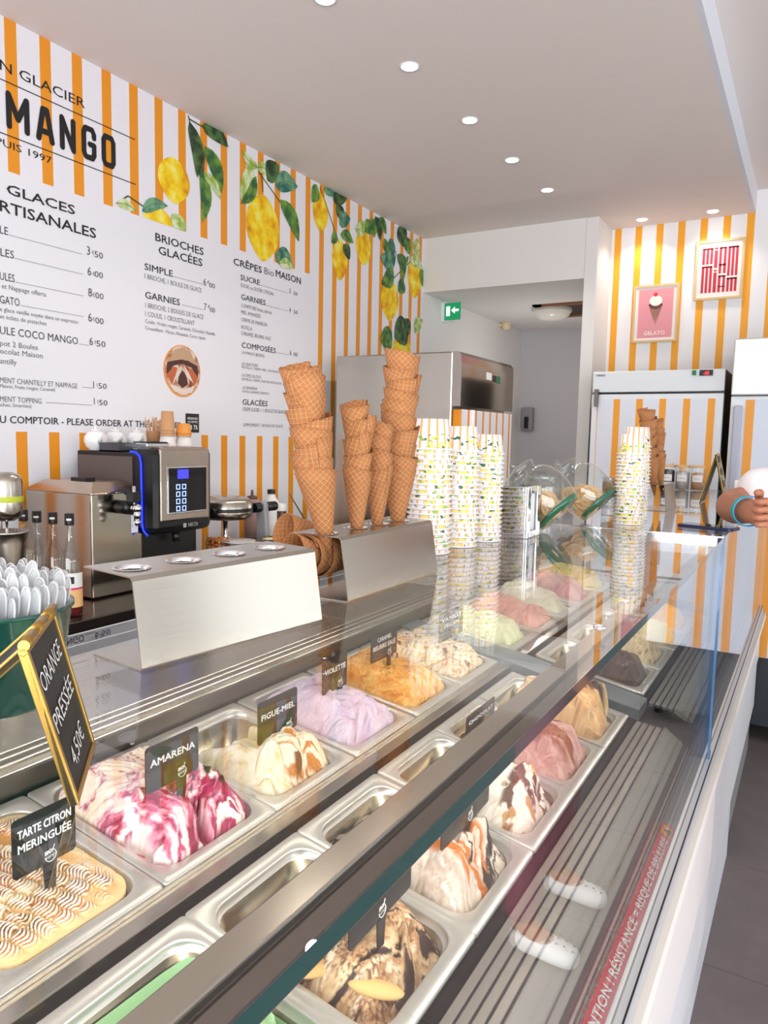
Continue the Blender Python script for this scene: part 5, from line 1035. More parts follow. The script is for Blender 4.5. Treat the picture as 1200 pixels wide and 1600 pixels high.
def aframe(B1, B2, T1, T2, D, label, lines, hand=True):
    """folding table board: B bottom, T top corners of the written leaf, D offset of the other leaf's foot"""
    B1, B2, T1, T2, D = map(Vector, (B1, B2, T1, T2, D)); r = empty('chalk_board', tuple((B1 + B2) / 2 + D / 2), label, 'table sign', 'gold edged folding chalk boards')
    C1 = Vector((T1.x, T1.y, B1.z)) + D; C2 = Vector((T2.x, T2.y, B1.z)) + D
    for nm, (a, b, c_, d_) in (('front_leaf', (B1, B2, T2, T1)), ('rear_leaf', (C2, C1, T1, T2))):
        U = (b - a).normalized(); V = ((d_ - a) - (d_ - a).dot(U) * U).normalized(); N_ = U.cross(V); t = .0045
        m = MB(); m.prism([a, b, c_, d_], -N_ * t * .8); lf = m.build(nm, mat('chalk black', (30, 29, 30), .55), r)
        f = MB(); P4 = [a, b, c_, d_]; wd = .0048
        cen = (a + b + c_ + d_) / 4
        for i in range(4):
            p, q = P4[i], P4[(i + 1) % 4]; e = (q - p).normalized(); inn = (cen - p); inn = (inn - inn.dot(e) * e).normalized() * wd
            f.prism([p + N_ * .0016, q + N_ * .0016, q + inn + N_ * .0016 - e * wd * .0, p + inn + N_ * .0016], -N_ * (t + .0016))
        f.build('gold_frame', GOLD, lf, .0007)
        if nm == 'front_leaf' and lines:
            m = MB(); L = (b - a).length; Hh = (d_ - a).dot(V); rnd = random.Random(2)
            for k, (s, wf_, y_) in enumerate(lines):
                O = a + U * (L * (1 - wf_) / 2) + V * (Hh * y_) + N_ * .0008 + (U * ((d_ - a).dot(U) * y_)); letters(m, s, O, U + V * .06, V - U * .12, L * wf_, Hh * .125, -.004)
            m.build('chalk_lettering', mat('chalk white', (232, 232, 230), .8), lf)
    m = MB(); ax = (T2 - T1); 
    for a0, a1 in ((.0, .28), (.36, .64), (.72, 1.0)): m.tube([T1 + ax * a0 + Vector((0, 0, .001)), T1 + ax * a1 + Vector((0, 0, .001))], .0036, 10)
    m.build('hinge', GOLD, r)
zb = GT + .0005
b1, b2, t1 = onz(120, 1258, zb), onz(147, 1165, zb), onz(37, 1012, H - .133); t2 = t1 + (b2 - b1) * 1.10
aframe(b1, b2, t1, t2, (-.10, -.06, 0), 'gold-edged black chalk board reading orange pressée at the left edge', [('ORANGE', .80, .68), ('PRESSÉE', .80, .42), ('4,50€', .52, .14)])
aframe((-.30, 3.26, zb), (-.30, 3.40, zb), (-.348, 3.26, zb + .20), (-.348, 3.40, zb + .20), (-.05, 0, 0), 'small folding chalk board near the person at the far end of the glass', [('CAFÉ', .7, .7), ('THÉ', .6, .45), ('2,00', .6, .2)])
rbox(-.30, 3.60, zb, -.24, 3.61, zb + .085).build('card', mat('cream card', (244, 240, 224), .7)); tag(bpy.data.objects['card'], 'small cream card standing behind the far chalk board', 'card')
# phone
pc = [onz(1052, 823, zb), onz(1162, 834, zb), onz(1163, 822, zb), onz(1062, 812, zb)]; u = (pc[1] - pc[0]).normalized(); v = Vector((-u.y, u.x, 0)); L = .155; Wd = .074; o0 = Vector((-.335, 2.262, zb))
r = empty('phone', tuple(o0), 'dark blue smartphone lying flat on the glass top near the arm', 'phone')
def slab(m, O, L, Wd, z0, z1, rr, mi=0):
    pts = [O + u * (L / 2 + q[0]) + v * (Wd / 2 + q[1]) + Vector((0, 0, z0)) for q in rrect(L / 2, Wd / 2, rr, 0)]; m.prism(pts, (0, 0, z1 - z0), mi)
m = MB(); slab(m, o0, L, Wd, 0, .009, .012); m.build('case', mat('navy case', (28, 38, 78), .35), r, .0015)
m = MB(); slab(m, o0 + u * .004 + v * .004, L - .008, Wd - .008, .0088, .0096, .009); m.build('screen', mat('dark screen', (14, 14, 16), .05), r)

# ------------------------------------------------------------------ green bucket of clear spoons
bc = Vector((-.612, .376, GT)); r = empty('spoon_bucket', tuple(bc), 'dark green bucket full of clear plastic spoons at the left edge', 'bucket')
MB().lathe([(.0001, .001), (.050, .001), (.052, .004), (.0635, .084), (.0655, .085), (.0655, .088), (.0615, .088), (.050, .006), (.0001, .005)], 48, bc).build('bucket_body', mat('bottle green plastic', (16, 74, 62), .25, coat=.6), r)
m = MB(); q = Vector((bc.x - .002, bc.y - .0625, GT + .045)); letters(m, 'iV', q, (1, 0, 0), (0, -.1, 1), .02, .02, 0); m.build('print', mat('blue print', (40, 120, 190), .5), r)
SP = mat('clear polystyrene', (250, 252, 254), .08, trans=.25, ior=1.15, alpha=.55, coat=.8)
sm = MB(); W2 = .0050
def sprof(z, ww, d=0): return [(-ww, d, z), (-ww * .55, d + .0012, z), (0, d + .0016, z), (ww * .55, d + .0012, z), (ww, d, z)]
secs = [(-.085, .0035), (-.03, .0042), (-.008, W2 * .95), (.004, W2), (.012, W2 * .96), (.017, W2 * .78), (.0205, W2 * .42), (.0215, .0006)]
vs = []
for z, ww in secs: vs += sprof(z, ww)
sm.add(vs, [(5 * j + i, 5 * j + i + 1, 5 * j + i + 6, 5 * j + i + 5) for j in range(len(secs) - 1) for i in range(4)], 0, True)
rim_ = [(-ww, .0004, z) for z, ww in secs[2:]] + [(ww, .0004, z) for z, ww in reversed(secs[2:-1])]; sm.tube(rim_, .0009, 6, 1)
so = sm.build('plastic_spoon', [SP, mat('clear rim', (248, 250, 252), .1, trans=.3, alpha=.85)], None, 0, True); sme = so.data; bpy.data.objects.remove(so)
rnd = random.Random(12)
for k in range(150):
    a = k * 2.399963; R_ = .056 * math.sqrt((k + .5) / 150); p = bc + Vector((R_ * math.cos(a), R_ * math.sin(a), .083 + .018 * (1 - (R_ / .056) ** 2) + rnd.uniform(-.007, .009)))
    d = Vector((math.cos(a) * R_ * 4 + rnd.uniform(-.1, .1), math.sin(a) * R_ * 4 + rnd.uniform(-.1, .1), 1)).normalized(); fd = Vector((.35 + rnd.uniform(-.5, .5), -1, 0))
    X3 = d.cross(fd).normalized(); Y3 = d.cross(X3); M = Matrix((X3, Y3, d)).transposed().to_4x4(); M.translation = p
    o = bpy.data.objects.new('plastic_spoon', sme); col.objects.link(o); o.matrix_world = M; tag(o, 'clear plastic tasting spoon standing in the green bucket', 'spoon', 'clear spoons in the green bucket')

# ------------------------------------------------------------------ worktop along the menu wall
WZ = H - .576; YW0, YW1 = -1.2, 3.46
wt = empty('back_counter', (-2.2, 1.1, 0), 'dark steel worktop on cabinets along the menu wall', 'worktop')
rbox(XW + .002, YW0, WZ - .045, -1.9, YW1, WZ).build('worktop', brushed('dark brown steel', (104, 92, 86), .2, (2, 120, 2), .06, .9), wt, .003)
for k in range(7):
    y = YW0 + .01 + k * .66
    if y + .65 > YW1: break
    rbox(XW + .002, y, .1, -1.93, y + .65, WZ - .045).build('cabinet', DARKSTEEL, wt)
    d = rbox(-1.93, y + .005, .12, -1.912, y + .645, WZ - .06).build('door', STEEL, wt, .003); rbox(-1.912, y + .05, WZ - .13, -1.895, y + .6, WZ - .115).build('handle', CHROME, d)
rbox(XW + .03, YW0, 0, -1.98, YW1, .1).build('plinth', BLACKM, wt)
# steel drinks dispenser
dy0, dy1, dx0, dx1, dz = 1.646, 1.866, -2.462, -2.105, H - .212
r = empty('drinks_dispenser', (-2.28, 1.75, WZ), 'square steel hot drink dispenser with black and chrome tap', 'dispenser')
rbox(dx0, dy0, WZ + .004, dx1, dy1, dz).build('body', brushed('mirror steel', (176, 164, 152), .14, (2, 2, 160), .05), r, .005)
m = MB(); z1 = H - .175; m.add([(dx0 - .004, dy0 - .004, dz), (dx1 + .004, dy0 - .004, dz), (dx1 + .004, dy1 + .004, dz), (dx0 - .004, dy1 + .004, dz), (dx0 + .05, dy0 + .045, z1), (dx1 - .05, dy0 + .045, z1), (dx1 - .05, dy1 - .045, z1), (dx0 + .05, dy1 - .045, z1)],
    [(0, 1, 5, 4), (1, 2, 6, 5), (2, 3, 7, 6), (3, 0, 4, 7), (4, 5, 6, 7), (3, 2, 1, 0)]); m.build('lid', brushed('copper tinted steel', (206, 186, 168), .25, (3, 3, 100), .05), r, .002)
rbox(-2.28, 1.70, z1, -2.20, 1.74, z1 + .012).build('lid_handle', BLACK, r)
MB().tube([(dx1, 1.765, H - .262), (dx1 + .065, 1.765, H - .262)], .024, 20).build('tap_housing', BLACK, r)
m = MB(); m.tube([(dx1 + .06, 1.765, H - .262), (dx1 + .088, 1.765, H - .262)], .015, 16); m.ball((dx1 + .088, 1.765, H - .262), .017, 16, 10); m.tube([(dx1 + .088, 1.765, H - .265), (dx1 + .088, 1.765, H - .305)], [.013, .010], 16); m.tube([(dx1 + .088, 1.765, H - .305), (dx1 + .088, 1.765, H - .322)], [.014, .006], 16); m.tube([(dx1 + .075, 1.765, H - .25), (dx1 + .075, 1.765, H - .185)], .006, 10); m.build('tap', CHROME, r)
rbox(dx1 + .055, 1.745, H - .242, dx1 + .09, 1.785, H - .205).build('tap_lever', BLACK, r, .003)
MB().tube([(dx1 + .055, 1.76, H - .222), (dx1 + .035, 1.74, H - .20), (dx1 + .01, 1.72, H - .21), (dx1, 1.71, H - .235)], .003, 6).build('cable', BLACK, r)
m = MB(); m.box(dx1, 1.815, H - .36, dx1 + .001, 1.845, H - .275, 0); letters(m, 'FULL', (dx1 + .002, 1.82, H - .30), (0, 1, 0), (0, 0, 1), .02, .006, .01, mi=1); letters(m, '1 2', (dx1 + .002, 1.82, H - .34), (0, 1, 0), (0, 0, 1), .02, .012, 0, mi=1); m.build('label', [WPLAST, INKG], r)
m = MB()
for x in (dx0 + .03, dx1 - .03):
    for y in (dy0 + .03, dy1 - .03): m.lathe([(.012, -.004), (.012, .004)], 10, (x, y, WZ + .004), close=True)
m.build('rubber_feet', BLACK, r)['kind'] = 'stuff'
# coffee machine
r = empty('coffee_machine', (-2.18, 1.96, WZ), 'black bean-to-cup coffee machine with blue light and steel keypad panel', 'coffee machine')
cx0, cx1, cy0, cy1, cz = -2.39, -2.06, 1.80, 2.10, H - .072
rbox(cx0, cy0, WZ + .004, cx1, cy1, cz).build('body', BLACK, r, .006)
rbox(cx0 + .012, cy0 - .003, H - .30, cx1 - .02, cy0, H - .088).build('side_panel', mat('dark taupe panel', (96, 84, 80), .4), r)
hd = rbox(cx1 - .03, cy0 - .004, H - .372, -1.975, cy1 + .004, H - .052).build('head', BLACK, r, .028)
rbox(-1.985, cy0 + .03, H - .325, -1.972, cy1 - .018, H - .0565).build('steel_front', brushed('front steel', (190, 176, 164), .25, (2, 160, 2), .06), hd, .006)
rbox(-2.04, cy0 + .05, H - .066, -1.982, cy1 - .03, H - .0505).build('steel_top', MATS['front steel'], hd, .006)
rbox(-1.973, cy0 + .062, H - .298, -1.969, cy1 - .034, H - .122).build('screen_bezel', CHROME, hd, .003)
rbox(-1.9695, cy0 + .068, H - .292, -1.9675, cy1 - .040, H - .128).build('keypad_glass', mat('black glass', (10, 10, 12), .06), hd)
rbox(-1.9676, cy0 + .11, H - .168, -1.9668, cy0 + .165, H - .134).build('display', mat('blue display', (30, 30, 200), .3, emit=(60, 60, 240), es=1.6), hd)
for k in range(4):
    for j in range(2):
        y, z = cy0 + .112 + j * .030, H - .198 - k * .027
        q = MB(); s_ = .0095
        for a in [(-s_, -s_, s_, -s_ + .0028), (-s_, s_ - .0028, s_, s_), (-s_, -s_, -s_ + .0028, s_), (s_ - .0028, -s_, s_, s_)]: q.box(-1.9674, y + a[0], z + a[1], -1.9664, y + a[2], z + a[3])
        q.build('key', mat('key glow', (170, 190, 255), .3, emit=(150, 175, 255), es=1.5), hd)
P = [(-2.085, cy0 - .006, H - .070), (-2.055, cy0 - .007, H - .072), (-2.035, cy0 - .007, H - .085), (-2.028, cy0 - .0075, H - .11), (-2.026, cy0 - .0075, H - .33), (-2.02, cy0 - .007, H - .355), (-2.0, cy0 - .006, H - .372)]
MB().tube(P, .0038, 8).build('blue_light', mat('blue light', (20, 40, 255), .4, emit=(20, 50, 255), es=1.7), r)
m = MB(); letters(m, 'NECTA', (-1.974, cy0 + .17, H - .352), (0, 1, 0), (0, 0, 1), .05, .014, .01); m.box(-1.9755, cy0 + .145, H - .354, -1.9745, cy0 + .16, H - .338); m.build('maker_print', mat('silver print', (170, 168, 166), .4), hd)
rbox(cx1 - .001, cy0 + .02, WZ + .01, -2.0, cy1 - .02, WZ + .035).build('drip_tray', mat('satin black', (26, 26, 27), .3), r, .004)
MB().tube([(-2.02, 1.95, H - .372), (-2.02, 1.95, H - .41)], .014, 12).build('spout', BLACK, r)
r.location += Vector((-.067, .062, 0)); TOPZ = cz
def lathe_thing(name, prof, c, m_, label, cat, group=None, n_=28):
    r = empty(name, tuple(c), label, cat, group); MB().lathe(prof, n_, c).build('body', m_, r); return r
for k, (px, py, x, lb) in enumerate([(150, 706, -2.37, 'white teapot nearest on the coffee machine'), (181, 700, -2.41, 'second white teapot, behind the nearest'), (214, 696, -2.40, 'white teapot beside the stirrer cup')]):
    c = onx(px, py, x); c.z = TOPZ + .001; R_ = .043
    r = lathe_thing('teapot', [(.0001, 0), (.022, 0), (.024, .003), (.036, .014), (R_, .034), (.041, .052), (.030, .068), (.018, .073), (.0001, .075)], c, PORC, lb, 'teapot', 'white teapots on the coffee machine')
    MB().lathe([(.019, .0735), (.017, .078), (.0001, .081)], 20, c).build('lid', PORC, r); MB().ball(c + Vector((0, 0, .085)), .0055, 12, 8).build('lid_knob', PORC, r)
    MB().tube([c + Vector((.035, -.012, .03)), c + Vector((.052, -.02, .045)), c + Vector((.062, -.024, .066))], [.009, .006, .0045], 10).build('spout', PORC, r)
    MB().tube([c + Vector((-.034, .012, .056)), c + Vector((-.058, .02, .054)), c + Vector((-.060, .021, .03)), c + Vector((-.04, .014, .02))], .004, 8).build('handle', PORC, r)
a = onx(172, 706, -2.27); r = empty('knock_box', (-2.28, a.y + .03, TOPZ), 'dark grey open box on the coffee machine', 'box')
y0 = a.y; m = MB(); m.box(-2.33, y0, TOPZ, -2.22, y0 + .10, TOPZ + .004)
for q in [(-2.33, y0, -2.326, y0 + .10), (-2.224, y0, -2.22, y0 + .10), (-2.326, y0, -2.224, y0 + .004), (-2.326, y0 + .096, -2.224, y0 + .10)]: m.box(q[0], q[1], TOPZ, q[2], q[3], TOPZ + .032)
m.build('box_body', mat('smoky plastic', (70, 70, 76), .2), r)
y0 = onx(236, 706, -2.17).y
r = empty('steel_tray', (-2.20, y0 + .05, TOPZ), 'small shiny steel tray on the coffee machine', 'tray'); rbox(-2.245, y0 - .03, TOPZ + .0005, -2.16, y0 + .085, TOPZ + .034).build('tray_body', CHROME, r, .005); rbox(-2.24, y0 - .025, TOPZ + .0345, -2.165, y0 + .08, TOPZ + .038).build('dark_lid', BLACK, r, .002)
q = onx(232, 709, -2.145); r = empty('yellow_knife', (q.x, q.y, TOPZ), 'yellow-handled tool lying on the coffee machine', 'tool')
MB().tube([(-2.145, q.y - .028, TOPZ + .012), (-2.145, q.y + .0, TOPZ + .013), (-2.145, q.y + .032, TOPZ + .012)], [.004, .0075, .0065], 8).build('handle', mat('yellow plastic', (240, 200, 20), .4), r); MB().box(-2.146, q.y - .07, TOPZ + .011, -2.144, q.y - .026, TOPZ + .015).build('blade', CHROME, r)
KR = mat('kraft paper', (196, 146, 104), .7); WP = mat('white paper cup', (228, 224, 220), .6)
c = onx(241, 696, -2.27); c.z = TOPZ + .001
zc0 = TOPZ + .001
r = lathe_thing('stirrer_cup', [(.0001, .0), (.024, 0), (.031, .075), (.033, .077), (.031, .079), (.029, .075), (.0001, .07)], c, KR, 'kraft paper cup holding wooden stirrers on the coffee machine', 'cup')
rnd = random.Random(4)
for k in range(22):
    a = rnd.uniform(0, 6.28); q = rnd.uniform(.004, .024); p = c + Vector((q * math.cos(a), q * math.sin(a), .045)); d = Vector((math.cos(a) * q * 9, math.sin(a) * q * 9, 1)).normalized(); t = p + d * rnd.uniform(.075, .09)
    tag(MB().tube([p, t], .0018, 4).build('wooden_stirrer', mat('stirrer wood', (206, 160, 116), .7)), 'thin wooden stirrer standing in the kraft cup', 'stirrer', 'wooden stirrers in the kraft cup')
def up_cups(px, x, n_, R_, m_, lab, group, z0, hgt=.075, step=.012):
    c = onx(px, 700, x)
    for k in range(n_):
        o = MB().lathe([(R_, 0), (R_ + .001, .002), (R_ - .001, .004), (R_ * .78, hgt), (.0001, hgt)], 24, (c.x, c.y, z0 + k * step)).build('takeaway_cup', m_); tag(o, f'{lab}, {ORD[n_ - 1 - k]} from the top' if k < n_ - 1 else f'topmost {lab}', 'paper cup', group)
    return z0 + (n_ - 1) * step + hgt
za = up_cups(262, -2.19, 3, .034, WP, 'white upturned cup in the stack under the kraft cup', 'white cups under the kraft cup', TOPZ + .001, .04, .010)
up_cups(262, -2.19, 3, .029, KR, 'tall kraft paper cup upturned beside the stirrers', 'tall kraft cups', za + .0005, .075, .010)
zb2 = up_cups(287, -2.175, 3, .034, WP, 'white upturned cup in the right stack on the coffee machine', 'white cups at the right', TOPZ + .001, .04, .010)
up_cups(287, -2.175, 2, .031, mat('orange paper', (222, 146, 66), .6), 'orange brown upturned cup on the right white cups', 'orange brown cups', zb2 + .0005, .04, .010)
# syrup bottles
BG = pane('bottle glass', (.88, .87, .84, 1), 1, .08)
for k, (px, py, liq, lb) in enumerate([(36, 797, (236, 226, 200), 'syrup bottle with black cap, leftmost of four beside the steel dispenser'), (57, 799, (60, 50, 44), 'syrup bottle with black cap, second from the left beside the steel dispenser'),
        (82, 801, (190, 186, 180), 'syrup bottle with black cap and white label, third from the left'), (108, 803, (150, 30, 30), 'syrup bottle with strawberry label, rightmost beside the steel dispenser')]):
    c = onz(px, py, H - .256); c.z = WZ + .0005
    r = empty('syrup_bottle', tuple(c), lb, 'bottle', 'syrup bottles on the worktop')
    MB().lathe([(.0001, .001), (.034, .001), (.036, .006), (.036, .175), (.033, .19), (.017, .225), (.0125, .24), (.012, .29), (.0135, .293), (.012, .297)], 28, c).build('glass_body', BG, r)
    MB().lathe([(.0001, .004), (.033, .004), (.0335, [.19, .06, .09, .10][k]), (.0001, [.19, .06, .09, .10][k])], 24, c).build('syrup', mat('syrup %d' % k, liq, .15, trans=.3), r)
    MB().lathe([(.0135, .285), (.014, .287), (.014, .32), (.0125, .321), (.0001, .321)], 20, c).build('cap', BLACK, r)
    m = MB(); N = 14
    def band(z0, z1, a0, a1, mi, R2=.0364):
        vs = []
        for i in range(N + 1): a = a0 + (a1 - a0) * i / N; vs += [c + Vector((R2 * math.cos(a), R2 * math.sin(a), z0)), c + Vector((R2 * math.cos(a), R2 * math.sin(a), z1))]
        m.add(vs, [(2 * i, 2 * i + 2, 2 * i + 3, 2 * i + 1) for i in range(N)], mi, True)
    band(.09, .138, -2.4, .6, 0); band(.03, .09, -2.4, .6, 1 if k == 3 else 0)
    if k == 3: band(.086, .092, -2.4, .6, 2, .0367); band(.045, .07, -1.2, -.6, 3, .0367); band(.105, .127, -.75, -.35, 4, .0367)
    else: band(.105, .127, -.75, -.35, 4, .0367)
    m.build('label', [WPLAST, mat('peach label', (240, 190, 130), .6), mat('pink band', (220, 40, 110), .6), mat('strawberry print', (210, 40, 30), .6), BLACK], r)
    m = MB(); N = 14; band(.30, .306, -1.3, -.2, 0, .0143); m.build('cap_print', INKW, r)
p = onz(122, 930, WZ); r = empty('blue_box', tuple(p), 'small blue carton beside the strawberry labelled bottle', 'box'); rbox(p.x - .05, p.y, WZ, p.x - .02, p.y + .06, WZ + .09).build('carton', mat('bright blue', (30, 120, 200), .5), r, .001)
# drink mixer
mx_ = onx(10, 800, -1.98); c = Vector((mx_.x, mx_.y, WZ)); r = empty('drink_mixer', tuple(c), 'steel drink mixer at the left edge with a steel beaker under it', 'mixer')
MB().lathe([(.0001, .318), (.022, .318), (.040, .330), (.044, .35), (.044, .43), (.038, .448), (.02, .456), (.0001, .457)], 32, c).build('motor_head', STEEL, r)
m = MB(); m.lathe([(.0444, .372), (.0448, .373), (.0448, .388), (.0444, .389)], 32, c); m.build('colour_band', mat('lime band', (190, 196, 60), .5), r)
MB().tube([c + Vector((0, 0, .318)), c + Vector((0, 0, .15))], .004, 8).build('spindle', CHROME, r); MB().lathe([(.0001, .15), (.014, .15), (.014, .154), (.0001, .154)], 16, c).build('agitator', CHROME, r)
rbox(c.x - .13, c.y - .035, WZ, c.x - .07, c.y + .035, WZ + .42).build('stand', STEEL, r, .008); rbox(c.x - .13, c.y - .06, WZ, c.x + .06, c.y + .06, WZ + .02).build('base', STEEL, r, .006); rbox(c.x - .10, c.y - .02, WZ + .36, c.x - .03, c.y + .02, WZ + .40).build('neck', STEEL, r)
r = empty('steel_beaker', tuple(c + Vector((0, 0, .021))), 'tall steel beaker under the drink mixer', 'beaker')
MB().lathe([(.0001, .0), (.034, 0), (.036, .005), (.050, .235), (.056, .262), (.0585, .266), (.0565, .268), (.048, .235), (.034, .01), (.0001, .008)], 36, c + Vector((0, 0, .021))).build('beaker_body', STEEL, r)
# waffle iron
q = onx(362, 805, -2.22); wz0 = H - .37; c = Vector((-2.24, q.y - .02, 0))
r = empty('waffle_iron', (c.x, c.y, WZ), 'round steel waffle iron on a grey rotating stand', 'waffle iron')
MB().lathe([(.0001, 0), (.10, 0), (.118, .008), (.122, .03), (.122, .036)], 40, (c.x, c.y, wz0)).build('lower_plate', STEEL, r)
MB().lathe([(.1235, .034), (.1235, .05)], 40, (c.x, c.y, wz0)).build('black_band', BLACK, r)
MB().lathe([(.122, .049), (.120, .075), (.100, .092), (.05, .10), (.0001, .102)], 40, (c.x, c.y, wz0)).build('upper_plate', STEEL, r)
GP = mat('grey stand', (150, 150, 152), .4); yy = c.y + .15
m = MB(); m.prism([(c.x + .05, yy, WZ), (c.x + .12, yy, WZ), (c.x + .10, yy, wz0 + .06), (c.x + .08, yy, wz0 + .075), (c.x + .05, yy, wz0 + .06)], (0, .028, 0)); m.prism([(c.x - .10, yy, WZ), (c.x + .12, yy, WZ), (c.x + .12, yy, WZ + .03), (c.x - .10, yy, WZ + .03)], (0, .028, 0)); m.build('stand_arm', GP, r, .006)
m = MB(); m.tube([(c.x + .07, c.y + .11, wz0 + .042), (c.x + .07, c.y + .26, wz0 + .042)], .022, 14); m.build('rotating_handle', BLACK, r); MB().tube([(c.x + .05, c.y - .12, wz0 + .045), (c.x + .06, c.y - .15, wz0 + .045)], .012, 12).build('pivot', BLACK, r)
rbox(c.x - .06, c.y + .19, WZ, c.x + .10, c.y + .30, WZ + .10).build('control_box', mat('dark grey box', (74, 70, 68), .4), r, .008)
rbox(c.x - .12, c.y - .12, WZ, c.x + .10, c.y + .14, WZ + .022).build('base_tray', mat('blue grey tray', (120, 122, 134), .4), r, .005); MB().tube([(c.x, c.y, WZ + .02), (c.x, c.y, wz0)], .012, 12).build('column', CHROME, r)
def bottle(px, py, x, prof, m_, capm, cap, lb, cat='bottle'):
    c = onx(px, py, x); c.z = WZ + .0005; r = empty('squeeze_bottle', tuple(c), lb, cat); MB().lathe(prof, 24, c).build('body', m_, r); MB().lathe(cap, 18, c).build('cap', capm, r); return r
bottle(394, 775, -2.36, [(.0001, 0), (.040, 0), (.040, .25), (.036, .262), (.0001, .265)], mat('rosy sauce', (176, 140, 132), .4), mat('brown nozzle', (96, 66, 58), .5), [(.026, .262), (.026, .276), (.008, .282), (.005, .308), (.0001, .31)], 'rose brown sauce bottle with nozzle behind the waffle iron')
bottle(424, 775, -2.34, [(.0001, 0), (.042, 0), (.044, .02), (.044, .215), (.036, .245), (.020, .272), (.018, .285), (.0001, .286)], WPLAST, BLACK, [(.0205, .284), (.0205, .306), (.0001, .307)], 'white plastic bottle with black cap behind the waffle iron')
bottle(438, 800, -2.30, [(.0001, 0), (.030, 0), (.030, .20), (.0001, .2)], mat('brown jar', (70, 48, 38), .3), WPLAST, [(.031, .20), (.031, .235), (.0001, .236)], 'brown spread jar with white lid behind the control box', 'jar')
bottle(443, 815, -2.16, [(.0001, 0), (.026, 0), (.026, .115), (.0001, .116)], mat('red and white jar', (226, 120, 110), .4), WPLAST, [(.027, .115), (.027, .14), (.0001, .141)], 'small red and white jar beside the dark handle', 'jar')
q = onx(453, 820, -2.10); r = empty('dark_shaker', (q.x, q.y, WZ), 'slim black shaker near the cone pile', 'shaker'); MB().lathe([(.0001, 0), (.02, 0), (.02, .012), (.014, .014), (.016, .14), (.012, .15), (.0001, .152)], 18, (q.x, q.y, WZ + .0005)).build('body', BLACK, r)
q = onx(341, 852, -2.10); r = empty('nut_tub', (q.x, q.y, WZ), 'clear tub of caramelised nuts beside the coffee machine', 'tub'); nz = WZ + .0005
c = Vector((q.x, q.y, nz)); MB().lathe([(.0001, .0), (.048, .0), (.052, .16), (.054, .161)], 32, c).build('tub_body', JARG, r)
NUT = mat('caramel nuts', (150, 84, 40), .4); n = NT(NUT); v, _ = n.obj(); f, _ = n.noise(v, 90, 2); n.link(n.ramp(f, [(.35, S(80, 36, 16)), (.5, S(168, 92, 38)), (.65, S(216, 140, 60))]), n.b.inputs['Base Color'])
rnd = random.Random(7); m = MB(); m.lathe([(.0001, .002), (.045, .002), (.048, .13), (.0001, .13)], 24, c)
for k in range(150):
    a = rnd.uniform(0, 6.28); q_ = .040 * math.sqrt(rnd.random()) if k < 60 else .0445; zz = .135 + rnd.uniform(0, .014) if k < 60 else rnd.uniform(.06, .14)
    m.ball(c + Vector((q_ * math.cos(a), q_ * math.sin(a), zz)), .0075, 6, 4, 0, (1, .8, .8))
tag(m.build('nuts', NUT), 'caramelised nuts filling the clear tub', 'nuts', None, 'stuff')
q = onx(372, 862, -2.02)
for k in range(4):
    tag(MB().lathe([(.0001, .0), (.04, 0), (.07, .010), (.072, .012), (.04, .004), (.0001, .004)], 32, (q.x, q.y, WZ + .0785 + k * .018)).build('saucer', PORC), f'white saucer, {ORD[3 - k]} of the stack beside the nut tub', 'saucer', 'white saucers in a stack')
tag(rbox(q.x - .07, q.y - .07, WZ + .0005, q.x + .07, q.y + .07, WZ + .077).build('plate_riser', mat('grey riser', (120, 118, 118), .5), None, .004), 'low grey block under the saucers', 'block')
FOIL = mat('crumpled film', (214, 206, 186), .25, .3); FOOD = mat('pale crepe', (236, 216, 166), .7)
for k, (px, py, x, lb) in enumerate([(392, 858, -2.02, 'oval steel dish with pale crepes, nearer one'), (432, 850, -2.04, 'oval steel dish with a filled crepe, farther one')]):
    q = onx(px, py, x); c = Vector((q.x, q.y, WZ + .0005)); r = empty('food_dish', tuple(c), lb, 'dish', 'food dishes on the worktop'); S_ = Matrix.Diagonal((.75, 1.25, 1, 1)); z_ = .105
    MB().lathe([(.0001, 0), (.05, 0), (.052, z_), (.072, z_ + .02), (.074, z_ + .021), (.05, z_ + .004), (.0001, z_ + .003)], 32, c, M=S_).build('dish_body', STEEL, r)
    m = MB()
    for j in range(4): m.ball(c + Vector((-.02 + .013 * j, -.03 + .02 * j, z_ + .012)), .03, 14, 8, 0, (.9, 1.1, .28))
    m.build('crepes', FOOD, r)
r = empty('crepe_plate', (-2.25, 3.12, WZ), 'black round crepe hotplate near the steel fridge', 'hotplate'); MB().lathe([(.0001, 0), (.17, 0), (.18, .01), (.18, .07), (.19, .075), (.19, .085), (.0001, .088)], 40, (-2.25, 3.12, WZ + .0005)).build('plate', BLACK, r)
q = onx(458, 800, -2.25); tag(MB().tube([(q.x, q.y - .03, H - .29), (q.x + .03, q.y + .09, WZ + .12)], .004, 8).build('spatula_stick', mat('stick wood', (120, 92, 66), .6)), 'thin wooden crepe stick leaning behind the cone pile', 'spatula')

